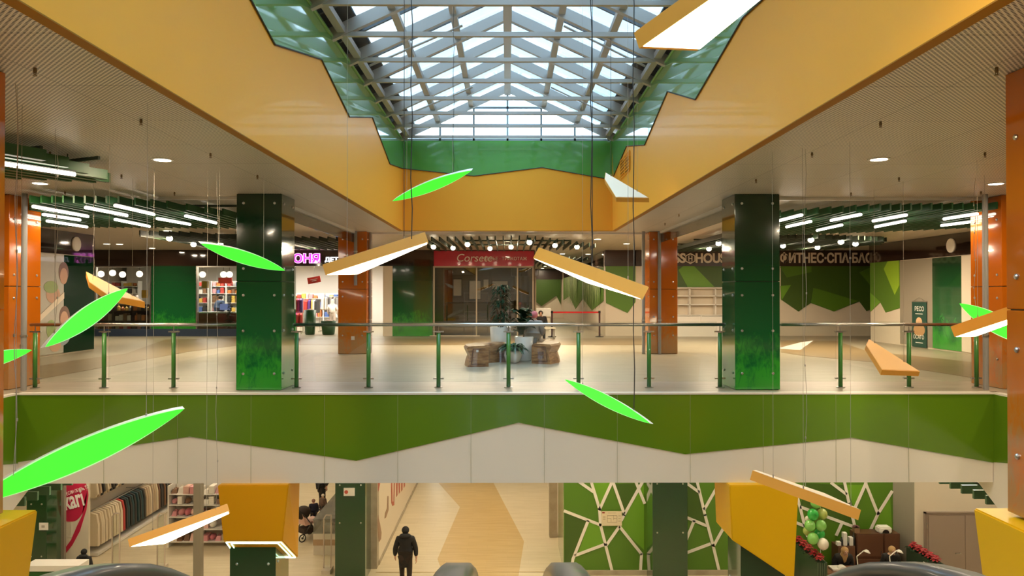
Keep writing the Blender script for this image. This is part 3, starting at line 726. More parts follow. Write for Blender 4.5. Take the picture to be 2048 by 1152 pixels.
# grass-like fringe panels hanging on the corridor wall
M_GR = mat('pale grass print', (.22, .30, .10), .5); mix_noise(M_GR, (.10, .20, .04), (.42, .48, .24), 6, (6, 6, .6))
for j, (y0, y1, lb) in enumerate(((29.6, 36.5, 'nearer'), (39.5, 48, 'farther'))):
    bm = bmesh.new(); n = 16
    for k in range(n):
        a = y0 + (y1 - y0) * k / n; b = a + (y1 - y0) / n * 1.25; zl = .95 + .35 * random.random()
        prism(bm, [(xw - .05 - .01 * (k % 2), a, 2.66), (xw - .05 - .01 * (k % 2), b, 2.66), (xw - .05 - .01 * (k % 2), (a + b) / 2 + .05, zl)], (-.008, 0, 0))
    tag(link('grass_fringe', bm, M_GR), 'pale green hanging grass blade fringe on the corridor wall, the %s one' % lb, 'wall decoration')

# ---------- left side wall (X = -11.9) and right side wall (X = 12.5)
XL = -11.93
struct('wall_side_left', B(XL - .3, XL - .02, 12, 21.4, 0, H), M_WALL)
o = struct('wall_side_left_band', B(XL - .02, XL + .02, 12, 21.4, 2.69, H), M_DARK)
bm = bmesh.new(); lathe(bm, [(.2, 0), (.2, .03), (.16, .05)], n=24)
def YatL(px): return UX(px, 588, XL).y
disc = link('round_badge', bm, M_WHT); disc.location = (XL + .02, YatL(150), 3.0); disc.rotation_euler = (0, PI / 2, 0)
tag(disc, 'round pale projecting badge on the dark band at the far left', 'sign')
struct('wall_glass_left', B(XL - .02, XL + .02, YatL(126), 21.4, .04, 2.67), mat('mirror dark green glass', (.003, .022, .008), .02, spec=.03))
# poster of small children
t = thing('photo_poster', 'tall photo poster of small children on the left side wall beside green glass', 'poster', (XL + .02, YatL(100), .05))
yc = YatL(100); ya, yb = YatL(70) - yc, YatL(126) - yc
bm = bmesh.new(); box(bm, -.02, 0.0, ya, yb, 0, 2.62); link('print_sheet', bm, mat('poster pale', (.42, .40, .34), .25, coat=.4), t)
def blob(cy, cz, ry, rz, m, nm, x=.002):
    bm = bmesh.new(); prism(bm, [(x, cy + ry * math.cos(a * PI / 9), cz + rz * math.sin(a * PI / 9)) for a in range(18)], (.003, 0, 0)); return link(nm, bm, m, t)
M_SK2 = mat('poster skin', (.50, .30, .20), .3); M_PCL = mat('poster blue grey cloth', (.28, .32, .36), .3); M_PGR = mat('poster green cloth', (.25, .33, .12), .3); M_PBR = mat('poster brown', (.16, .08, .05), .3)
blob(.55, 2.15, .22, .28, M_PBR, 'hair_patch'); blob(.55, 2.05, .17, .22, M_SK2, 'face_patch', .006)
blob(.10, 1.55, .30, .22, M_SK2, 'face_patch'); blob(.0, 1.75, .3, .16, M_PGR, 'cloth_patch', .006)
blob(.60, .95, .24, .30, M_PBR, 'hair_patch'); blob(.58, .88, .18, .23, M_SK2, 'face_patch', .006); blob(.5, .45, .36, .26, M_PCL, 'cloth_patch', .004); blob(.02, .65, .2, .25, M_PGR, 'cloth_patch'); blob(.2, .2, .25, .15, M_SK2, 'face_patch', .005)
bm = bmesh.new(); prism(bm, [(.01, yb, 1.45), (.01, yb, 1.62), (.01, ya, .95), (.01, ya, .78)], (.003, 0, 0)); link('white_stripe', bm, M_WALL, t)

XR = 12.5
def YatR(px): return UX(px, 588, XR).y
yR = YatR(1741)
struct('wall_side_right', B(XR, XR + .3, 12, yR, 0, H), M_WALL)
struct('wall_side_right_band', B(XR - .04, XR, 12, yR, 2.69, H), M_DARK)
def rbox(pa, pb, z0, z1, m, nm, dx=.02): return struct(nm, B(XR - dx, XR, YatR(pb), YatR(pa), z0, z1), m)
def rpoly(pts, m, nm, x=XR, par=None):
    bm = bmesh.new(); prism(bm, [UX(a, b, x - .002) for a, b in pts], (-.015, 0, 0)); return struct(nm, bm, m, par)
mr = rpoly([(1741, 521), (1800, 517), (1801, 616), (1772, 625), (1761, 604), (1744, 621), (1741, 623)], M_MG2, 'mural_side')
mr2 = [([(1741, 585), (1761, 604), (1744, 621), (1741, 623)], M_MG3), ([(1768, 538), (1777, 520), (1798, 518), (1799, 570), (1790, 590)], M_MG4)]
for pts, m in mr2:
    bm = bmesh.new(); prism(bm, [UX(a, b, XR - .018) for a, b in pts], (-.01, 0, 0)); link('mural_patch', bm, m, mr)
rbox(1801, 1866, .04, 2.67, M_GREYW, 'wall_grey_panel'); rbox(1867, 1925, .04, 2.67, M_CGRN, 'wall_green_panel', .03); rbox(1925, 1960, .04, 2.67, M_WALL, 'wall_edge_panel', .03)
bm = bmesh.new(); lathe(bm, [(.2, 0), (.2, .03), (.16, .05)], n=24)
disc = link('round_badge', bm, M_WHT); disc.location = (XR - .04, YatR(1906), 2.98); disc.rotation_euler = (0, -PI / 2, 0)
tag(disc, 'round pale projecting badge on the dark band at the far right', 'sign')
# banner
def banner():
    p0, p1 = YatR(1827), YatR(1856); yc = (p0 + p1) / 2; z1 = UX(1840, 604, XR).z; z0 = UX(1840, 694, XR).z
    t = thing('hanging_banner', 'narrow teal advertising banner with ОСАГО lettering on the right side wall', 'banner', (XR - .05, yc, z0))
    hh = z1 - z0; hw = abs(p0 - p1) / 2
    bm = bmesh.new(); box(bm, 0, .012, -hw, hw, 0, hh); link('sheet', bm, mat('teal banner', (.012, .06, .045), .5), t)
    text('РЕСО', .19, M_LETW, (-.004, hw * .62, hh * .80), (PI / 2, 0, -PI / 2), t, 'top_lettering', .002)
    text('ОСАГО', .17, M_LETW, (-.004, hw * .82, hh * .18), (PI / 2, 0, -PI / 2), t, 'bottom_lettering', .002)
    for z in (hh * .73, hh * .09): 
        bm = bmesh.new(); box(bm, -.004, 0, -hw * .5, hw * .5, z, z + .02); link('caption_line', bm, M_LETW, t)
    bm = bmesh.new(); prism(bm, [(-.003, hw * .8 * math.cos(a * PI / 12), hh * .38 + hh * .14 * math.sin(a * PI / 12)) for a in range(24)], (.003, 0, 0)); link('figure_print', bm, mat('banner figure', (.45, .26, .12), .5), t)
    bm = bmesh.new(); prism(bm, [(-.005, hw * .42 * math.cos(a * PI / 12), hh * .56 + hh * .10 * math.sin(a * PI / 12)) for a in range(24)], (.003, 0, 0)); link('head_print', bm, mat('banner head', (.65, .42, .25), .5), t)
    bm = bmesh.new(); box(bm, -.01, .02, -hw - .02, hw + .02, hh, hh + .02); tube(bm, (0, -hw, hh), (0, 0, hh + .14), .004); tube(bm, (0, hw, hh), (0, 0, hh + .14), .004); link('hanger', bm, M_STEEL, t)
banner()

# ================================================================== CEILING FITTINGS
down_n = [0]
def downlight(x, y, z=H, label=None, power=P_DOWN, r=.11, vis=True):
    t = thing('downlight', label or 'added round downlight of the upper mall ceiling, for extra light', 'ceiling light', (x, y, z), 0, None if label else 'added downlights in the upper ceiling')
    bm = bmesh.new(); lathe(bm, [(r, -.004), (r * .9, -.012), (r * .2, -.014)], n=20); link('lens', bm, M_DOWN, t)
    bm = bmesh.new(); lathe(bm, [(r * 1.2, 0), (r * 1.2, -.008), (r, -.01)], n=20); link('trim_ring', bm, M_WHT, t)
    area_light('lamp_glow', (0, 0, -.03), power, r * 1.6, t)
    return t
def dl_px(px, py, lb): p = UZ(px, py, H); downlight(p.x, p.y, label='round recessed downlight in the ceiling, ' + lb)
dl_px(325, 319, 'largest one on the left side'); dl_px(80, 366, 'at far left below the nearest slat raft')
dl_px(1758, 318, 'largest one on the right side'); dl_px(1992, 367, 'at far right beside the nearest orange column')
for px, py, lb in ((335, 461, 'left of the left green column'), (239, 488, 'above the dark band near the left glass wall'), (304, 496, 'above the left shop window'), (1195, 478, 'between the middle raft and the right rear orange column'), (1253, 487, 'beside the right rear orange column'), (1095, 506, 'right end over the crimson sign'), (1176, 508, 'over the corridor mouth'), (1738, 462, 'between the slat rafts on the right')):
    dl_px(px, py, lb)
for x, y in ((-4.35, 3.2), (4.35, 3.2), (-7.2, 5.5), (7.2, 5.5), (-9.5, 9), (9.5, 9), (-4.5, -1.5), (4.5, -1.5), (-3.3, 2.5), (3.3, 2.5), (-3.4, .3), (3.4, .3), (-6.5, 1.5), (6.5, 1.5), (2.3, 31), (2.3, 34), (2.3, 37.5), (2.3, 41), (2.3, 45), (2.3, 48.5), (-6.2, 24), (6.2, 24), (0, 23.5), (9.5, 24), (-9.5, 24), (-13.5, 25)):
    if abs(x) > 3 or y > 20: downlight(x, y)  # extra downlights added to brighten the near columns, corridor and far floor

M_SPR = mat('sprinkler brass', (.25, .17, .08), .4, .8)
sp0 = None
for px, py in ((70, 136), (282, 238), (100, 304), (421, 306), (243, 349), (515, 350), (130, 383), (349, 384), (1993, 135), (1761, 243), (1624, 305), (1970, 305), (1512, 358), (1798, 355), (1702, 385), (1962, 383), (1358, 428), (1330, 446)):
    p = UZ(px, py, H)
    if sp0 is None:
        sp0 = o = thing('ceiling_sprinkler', 'small brass fire sprinkler head under the perforated ceiling', 'sprinkler', p, 0, 'sprinkler heads in the upper ceiling')
        bm = bmesh.new(); lathe(bm, [(.012, 0), (.012, -.02), (.006, -.04)], n=10); link('neck', bm, M_SPR, o)
        bm = bmesh.new(); tube(bm, (-.014, 0, -.02), (-.004, 0, -.055), .003, n=6); tube(bm, (.014, 0, -.02), (.004, 0, -.055), .003, n=6); lathe(bm, [(.016, -.055), (.016, -.06)], n=10); link('deflector', bm, M_SPR, o)
    else: o = copy_tree(sp0); o.location = p

def raft(name_lb, outline, z, pitch=.16, dirv=(0, 1), m=M_SLAT, hgt=.12, th=.03):
    """outline: list of plan points; slats run along dirv, clipped to the outline"""
    d = Vector((dirv[0], dirv[1])).normalized(); nrm = Vector((d.y, -d.x))
    us = [Vector(p).dot(nrm) for p in outline]; c = sum((Vector(p) for p in outline), Vector((0, 0))) / len(outline)
    bm = bmesh.new(); u = min(us) + pitch / 2; cnt = 0
    while u < max(us):
        ts = []
        for a, b in zip(outline, outline[1:] + outline[:1]):
            a, b = Vector(a), Vector(b); ua, ub = a.dot(nrm) - u, b.dot(nrm) - u
            if ua * ub < 0: ts.append((a + (b - a) * (ua / (ua - ub))).dot(d))
        if len(ts) >= 2:
            q0 = nrm * u + d * min(ts) - c; q1 = nrm * u + d * max(ts) - c
            if (q1 - q0).length > .05: bar(bm, (q0.x, q0.y, -hgt / 2), (q1.x, q1.y, -hgt / 2), th, hgt)
        u += pitch
    t = thing('slatted_ceiling_raft', name_lb, 'ceiling raft', (c.x, c.y, z))
    link('slats', bm, m, t)
    bm = bmesh.new(); L = max((Vector(p) - c).length for p in outline) * .5
    for k in (-.5, .5):
        q = d * L * k; n2 = nrm * (max(us) - min(us)) * .28
        bar(bm, (q.x - n2.x, q.y - n2.y, .02), (q.x + n2.x, q.y + n2.y, .02), .03, .04)
    for k in (-.5, .5):
        q = d * L * k; tube(bm, (q.x, q.y, .02), (q.x, q.y, H - z if z > 0 else FZ - z), .006, n=6)
    link('carrier_rail', bm, M_SLATB, t)
    return t
ZRF = 3.17
def pz(lst, z=ZRF): return [tuple(UZ(a, b, z).xy) for a, b in lst]
raft('large dark green slatted ceiling raft with tube lights left of the green column', pz([(60, 398), (230, 399), (330, 408), (420, 420), (480, 428), (560, 440), (560, 456), (480, 453), (300, 451), (60, 449)], 3.14), 3.2, .17)
raft('large dark green slatted ceiling raft with tube lights right of the green column', pz([(1500, 432), (1620, 422), (1750, 414), (1935, 412), (2010, 410), (2010, 448), (1800, 458), (1640, 464), (1500, 468)], 3.14), 3.2, .17)
raft('near dark green slatted ceiling raft with one tube light at the left edge', pz([(-40, 290), (12, 296), (60, 302), (218, 352), (215, 358), (-40, 346)], 3.14), 3.2, .2, (.42, .9), th=.09)
raft('narrow black green slatted raft with round spots behind the left green column', pz([(262, 465), (370, 467), (480, 474), (690, 478), (690, 497), (430, 496)], 3.14), 3.2, .22, (0, 1), M_SLATB)
raft('black green slatted raft with spots above the crimson sign board', pz([(845, 478), (1060, 475), (1202, 492), (1190, 496), (1050, 499), (860, 499)], 3.14), 3.2, .22, (0, 1), M_SLATB)
raft('slatted ceiling raft between the right rear orange column and the green column', pz([(1345, 497), (1447, 469), (1510, 468), (1510, 500), (1345, 501)], 3.14), 3.2, .17, (0, 1), M_SLATB)
raft('black green slatted raft with round spots over the fitness sign', pz([(1520, 470), (1640, 472), (1775, 478), (1760, 486), (1650, 497), (1520, 498)], 3.14), 3.2, .22, (0, 1), M_SLATB)
raft('long black slatted raft over the corridor mouth', [(1.0, 31), (3.6, 31), (3.6, 40), (1.0, 40)], 3.2, .25, (0, 1), M_SLATB)

tb0 = [None]
def tube_light(a, b, label, z=3.03):
    p, q = UZ(*a, z), UZ(*b, z); mid = (p + q) / 2; d = q - p; L = d.length; L = min(max(L, .9), 1.6); ang = math.atan2(d.y, d.x)
    t = thing('tube_light', label, 'tube light', mid, ang)
    bm = bmesh.new(); tube(bm, (-L / 2, 0, 0), (L / 2, 0, 0), .024, n=12); link('tube', bm, M_TUBE, t, True)
    bm = bmesh.new(); box(bm, -L / 2, L / 2, -.025, .025, .03, .048); link('housing', bm, M_SLATB, t)
    area_light('lamp_glow', (0, 0, -.04), P_TUBE, .025, t, sizey=max(.7, L - .1), rot=(0, 0, PI / 2))
for a, b, lb in (((10, 328), (130, 346), 'bright ceiling tube light at the left edge under the nearest slat raft'),
                 ((66, 413), (176, 433), 'upper left tube light of the left slat raft'), ((86, 429), (160, 440), 'middle left tube light of the left slat raft'),
                 ((94, 442), (174, 454), 'lowest left tube light of the left slat raft'), ((171, 415), (254, 431), 'tube light second from left in the left slat raft'),
                 ((230, 411), (308, 429), 'topmost tube light of the left slat raft'), ((230, 439), (299, 453), 'lowest middle tube light of the left slat raft'),
                 ((314, 437), (380, 449), 'tube light right of the middle in the left slat raft'), ((371, 432), (432, 446), 'rightmost tube light of the left slat raft'),
                 ((1557, 442), (1604, 430), 'leftmost upper tube light of the right slat raft'), ((1573, 454), (1622, 443), 'leftmost lower tube light of the right slat raft'),
                 ((1662, 441), (1722, 429), 'upper tube light left of the middle in the right slat raft'), ((1634, 461), (1684, 450), 'lowest tube light of the right slat raft'),
                 ((1746, 442), (1813, 430), 'upper tube light in the middle of the right slat raft'), ((1750, 454), (1811, 442), 'lower tube light in the middle of the right slat raft'),
                 ((1901, 436), (1940, 430), 'upper rightmost tube light of the right slat raft'), ((1892, 450), (1940, 444), 'lower rightmost tube light of the right slat raft')):
    tube_light(a, b, lb)
sp = [None]
def spot(px, py, lb, z=3.05):
    p = UZ(px, py, z)
    t = thing('spot_lamp', lb, 'spotlight', p)
    bm = bmesh.new(); ball(bm, (0, 0, 0), .075, (1, 1.3, .9)); link('bulb', bm, M_BULB, t, True)
    bm = bmesh.new(); tube(bm, (0, 0, .05), (0, 0, .13), .05, n=12); link('holder', bm, M_SLATB, t)
    area_light('lamp_glow', (0, 0, -.1), 46, .12, t)
for px, py, lb in ((339, 477, 'first glowing round spot in the narrow left raft'), (387, 489, 'second glowing round spot in the narrow left raft'), (441, 489, 'third glowing round spot in the narrow left raft, at the green column'),
                   (867, 494, 'leftmost spot over the crimson sign'), (906, 496, 'second spot over the crimson sign'), (935, 489, 'third spot over the crimson sign'), (980, 497, 'fourth spot over the crimson sign'), (1022, 494, 'fifth spot over the crimson sign'), (1059, 485, 'sixth and highest spot over the crimson sign'), (1110, 491, 'spot just right of the crimson sign'), (1154, 494, 'rightmost spot of the middle raft'),
                   (1437, 487, 'upper spot left of the right green column'), (1418, 498, 'lower spot left of the right green column'), (1566, 492, 'first spot over the fitness sign beside the green column'), (1622, 480, 'second spot over the fitness sign'), (1635, 495, 'third spot over the fitness sign'), (1682, 484, 'fourth spot over the fitness sign'), (1711, 488, 'rightmost spot over the fitness sign')):
    spot(px, py, lb)

# ground floor ceiling lights (added out of view to light the lower floor)
gl0 = None
for x in (-14.5, -11, -7.5, -2.2, .2, 3.2, 6.0, 9.3, 12.5):
    for y in (15, 19.0, 23.5, 28):
        if x > 1.5 and y > 20: continue
        t = thing('added_ground_light', 'added square ceiling light on the ground floor ceiling, out of view', 'ceiling light', (x, y, FZ), 0, 'added ceiling lights of the ground floor')
        bm = bmesh.new(); box(bm, -.3, .3, -.3, .3, -.02, -.008); link('diffuser', bm, M_DOWN, t)
        bm = bmesh.new(); box(bm, -.34, .34, -.34, .34, -.012, 0); link('frame', bm, M_WHT, t)
        area_light('lamp_glow', (0, 0, -.03), P_GROUND, .55, t, sizey=.55, col=(1, .84, .60))

# ================================================================== HANGING LAMPS
def wire(t, base, px, py, top, thick=.002, m=None, both=False):
    """vertical wire from the lamp surface point (px,py at depth of the lamp) up to height top"""
    bm = bmesh.new(); p = Vector(base)
    tube(bm, p, p + Vector((0, 0, top - p.z - t.location.z)), thick, n=6); link('suspension_cable', bm, m or M_WIRE, t)
def hang_top(p):
    return (zroof(p.x) - .1) if abs(p.x) < 2.7 and p.y < YS else H - .003
def green_lamp(A, Bp, width, label, wires, roll=0.0):
    a, b = UY(*A), UY(*Bp); c = (a + b) / 2
    t = thing('leaf_lamp', label, 'pendant lamp', c)
    a = a - c; b = b - c; L = (b - a).length; ex = (b - a).normalized()
    view = (c - CAMP).normalized()
    up = ex.cross(view).normalized()
    if up.z < 0: up = -up
    nv = ex.cross(up).normalized()
    if nv.dot(view) > 0: nv = -nv           # face normal towards the viewer
    nv2 = (nv * math.cos(roll) - up * math.sin(roll)).normalized(); up = (up * math.cos(roll) + nv * math.sin(roll)).normalized(); nv = nv2
    N = 32; th = .06
    def outline(s=1.0):
        pts = []
        for k in range(N + 1):
            u = k / N; h = width / 2 * (math.sin(PI * u) ** .8 if 0 < u < 1 else .0)
            pts.append((u, h * s))
        return pts
    def loop(s, off):
        top = [a + ex * (L * (u * (1 - .02 * (1 - s)) + .01 * (1 - s))) + up * h + nv * off for u, h in outline(s)]
        bot = [a + ex * (L * (u * (1 - .02 * (1 - s)) + .01 * (1 - s))) - up * h + nv * off for u, h in outline(s)][1:-1]
        return top + bot[::-1]
    bm = bmesh.new(); l0 = [bm.verts.new(p) for p in loop(1, 0)]; l1 = [bm.verts.new(p) for p in loop(.86, -th)]
    n = len(l0)
    for i in range(n): bm.faces.new((l0[i], l0[(i + 1) % n], l1[(i + 1) % n], l1[i]))
    bm.faces.new(l1[::-1]); bm.faces.new(l0); link('body', bm, mat('lamp white body', (.75, .74, .72), .4), t)
    bm = bmesh.new(); l2 = [bm.verts.new(p) for p in loop(1, .004)]; l3 = [bm.verts.new(p) for p in loop(.92, .006)]
    for i in range(n): bm.faces.new((l2[i], l2[(i + 1) % n], l3[(i + 1) % n], l3[i]))
    link('rim', bm, M_GRNR, t)
    bm = bmesh.new(); prism(bm, loop(.95, .002), nv * .003); link('glow_panel', bm, M_GRN, t)
    for u in wires:
        p = a + ex * (L * u) - nv * (th * .5) + up * width * .2
        wire(t, p, 0, 0, hang_top(p + c))
        bm = bmesh.new(); tube(bm, p - Vector((0, 0, .01)), p + Vector((0, 0, .04)), .008, n=8); link('hook', bm, M_STEEL, t)
    return t
green_lamp((785, 402, 11.4), (943, 341, 10.4), .17, 'green glowing leaf lamp hanging before the back wall of the yellow shaft', (.2, .78), .35)
green_lamp((401, 487, 9.6), (570, 541, 10.9), .19, 'green glowing leaf lamp hanging at the left green column', (.2, .72), .3)
green_lamp((90, 694, 7.4), (255, 577, 8.6), .215, 'wide green glowing leaf lamp hanging low in front of the left poster', (.15, .8), .3)
green_lamp((-70, 1012, 5.85), (369, 817, 6.7), .27, 'largest green leaf lamp, hanging at lower left before the olive fascia', (.22, .82), .45)
green_lamp((1130, 759, 10.2), (1301, 847, 9.0), .155, 'green leaf lamp hanging in front of the olive fascia right of centre', (.2, .8), .2)
green_lamp((-110, 742, 6.0), (63, 700, 6.7), .13, 'small green leaf lamp half hidden behind the left edge column', (.4, .9), .2)
green_lamp((1919, 607, 10.8), (2080, 695, 9.6), .26, 'green leaf lamp at right edge behind the orange bar lamp', (.3, .8), .1)

def bar_lamp(face, depths, thick, label, face_mat=M_GLW, side_mat=M_ORL, back_mat=M_ORT, up=True, wires=(), dark=False):
    """face: px outline (3 or more) of the face nearest the viewer; depths: of the first three corners"""
    P = [UY(x, y, d) for (x, y), d in zip(face[:3], depths)]
    nrm = (P[1] - P[0]).cross(P[2] - P[0]).normalized()
    for (x, y) in face[3:]:
        d = ray(x, y); P.append(CAMP + d * ((P[0] - CAMP).dot(nrm) / d.dot(nrm)))
    if nrm.dot(P[0] - CAMP) < 0: nrm = -nrm
    c = sum(P, Vector()) / len(P); t = thing('bar_lamp', label, 'pendant lamp', c + nrm * thick / 2)
    c = t.location.copy(); Q = [p - c for p in P]
    bm = bmesh.new(); prism(bm, Q, nrm * thick)
    n = len(Q)
    for f in bm.faces:
        if abs(f.normal.dot(nrm)) > .9: pass
    link('casing', bm, side_mat, t)
    cc = sum(Q, Vector()) / n
    ins = [cc + (p - cc) * .97 - nrm * .004 for p in Q]
    bm = bmesh.new(); prism(bm, ins, nrm * .003); link('light_panel' if face_mat is M_GLW else 'top_panel', bm, face_mat, t)
    ins = [cc + (p - cc) * (.985 if face_mat is M_GLW else .6) + nrm * (thick + .001 - (0 if face_mat is M_GLW else .0)) for p in Q]
    bm = bmesh.new(); prism(bm, ins, nrm * .003); link('top_panel' if face_mat is M_GLW else 'light_panel', bm, back_mat, t)
    for w_ in wires:
        i, j, u, k = w_[:4]; off = thick if face_mat is M_GLW else 0
        p = Q[i].lerp(Q[j], u) * .9 + cc * .1 + nrm * off
        wire(t, p, 0, 0, hang_top(p + c),   .004 if k else .002, M_CABLE if k else M_WIRE)
        bm = bmesh.new(); tube(bm, p - Vector((0, 0, .005)), p + Vector((0, 0, .04)), .008, n=8); link('hook', bm, M_STEEL, t)
    return t
bar_lamp([(1278, 97), (1394, 102), (2020, -406), (1990, -400)], (4.6, 4.85, 3.2), .11, 'largest orange framed lamp with glaring white underside near the top right of the skylight', wires=((0, 2, .15, 1), (0, 2, .8, 0)))
bar_lamp([(651, 550), (713, 549), (856, 487), (857, 484)], (8.3, 8.6, 8.5), .13, 'orange bar lamp left of the crimson sign with white glowing underside', wires=((0, 2, .82, 1), (0, 2, .2, 0)))
bar_lamp([(1066, 516), (1285, 599), (1176, 566), (1090, 527)], (8.9, 7.6, 8.5), .145, 'long orange bar lamp crossing the crimson sign and corridor, right of centre', wires=((0, 1, .54, 1), (0, 1, .88, 0)))
bar_lamp([(1909, 674), (1950, 673), (2120, 611), (2110, 608)], (9.5, 9.8, 8.6), .14, 'orange bar lamp at right edge in front of the green leaf lamp', wires=((0, 2, .25, 0), (0, 2, .8, 0)))
bar_lamp([(259, 1094), (328, 1088), (460, 1026), (459, 1022)], (9.6, 9.92, 10.2), .12, 'orange bar lamp with white underside hanging before the clothing shop at lower left', wires=((0, 2, .8, 0), (0, 2, .2, 0)))
# seen from above
bar_lamp([(1211, 345), (1298, 396), (1232, 395), (1209, 358)], (12.8, 11.3, 11.5), .07, 'pale topped wedge lamp hanging at the right wall of the shaft', M_LCREAM, M_ORL, M_GLW, up=False, wires=((0, 1, .12, 1), (0, 1, .8, 0)))
bar_lamp([(172, 543), (290, 604), (215, 590), (178, 564)], (11.9, 10.6, 10.7), .09, 'orange wedge lamp behind the wide green leaf lamp at left', M_ORT, M_ORL, M_GLW, up=False, wires=((0, 1, .12, 0), (0, 1, .85, 0)))
bar_lamp([(1738, 678), (1840, 743), (1764, 740), (1732, 690)], (12.0, 10.7, 10.5), .075, 'orange topped wedge lamp hanging in front of the right balustrade', M_ORT, M_ORL, M_GLW, up=False, wires=((0, 1, .10, 0), (0, 1, .75, 0)))
bar_lamp([(1505, 941), (1722, 1020), (1650, 987), (1510, 940)], (8.9, 8.1, 8.75), .115, 'orange bar lamp hanging over the right yellow capital', M_LCREAM, M_ORL, M_GLW, up=False, wires=((0, 1, .18, 0), (0, 1, .5, 0), (0, 1, .97, 0)))
# festoon-like service cables reaching the lamps from the roof
for px, Y, py0, py1, lb, r in ((823, 8.4, -60, 478, 'black power cable from the skylight to the orange bar lamp left of the crimson sign', .006), (1268, 9.1, -60, 820, 'long black power cable down to the leaf lamp before the olive fascia', .006), (907, 10.7, -60, 352, 'thin black cable above the leaf lamp in the yellow shaft', .004), (1183, 8.3, -60, 545, 'black power cable down to the long orange bar lamp', .006)):
    p0 = UY(px, py1, Y); bm = bmesh.new(); zt = zroof(p0.x) - .1; pts = []
    for k in range(13):
        u = k / 12; pts.append(Vector((p0.x + .01 * math.sin(k * 2.1), p0.y + .008 * math.cos(k * 1.7), p0.z + (zt - p0.z) * u)))
    for a, b in zip(pts, pts[1:]): tube(bm, a, b, r, n=6)
    tag(link('power_cable', bm, M_CABLE), lb, 'cable')
for px, Y, py1, lb in ((30, 5.95, 952, 'pale cable with clips down to the largest green leaf lamp'), (112, 7.9, 650, 'pale cable with clips down to the wide leaf lamp'), (433, 9.97, 1020, 'pale cable down to the bar lamp before the clothing shop'), (1612, 8.6, 972, 'pale cable with clips down to the bar lamp over the right capital'), (1950, 10.7, 612, 'pale cable with clips to the leaf lamp at right edge'), (187, 11.4, 560, 'pale cable down to the wedge lamp at left')):
    p0 = UY(px, py1, Y); bm = bmesh.new(); pts = []
    for k in range(15):
        u = k / 14; pts.append(Vector((p0.x + .014 * math.sin(k * 1.3 + px), p0.y, p0.z + (H - p0.z) * u)))
    for a, b in zip(pts, pts[1:]): tube(bm, a, b, .0026, n=6)
    t = tag(link('lamp_cord', bm, M_WIRE), lb, 'cable')
    for k in (2, 5, 8, 11):
        bm = bmesh.new(); tube(bm, pts[k] - Vector((0, 0, .012)), pts[k] + Vector((0, 0, .012)), .008, n=6); link('cable_clip', bm, M_STEEL, t)


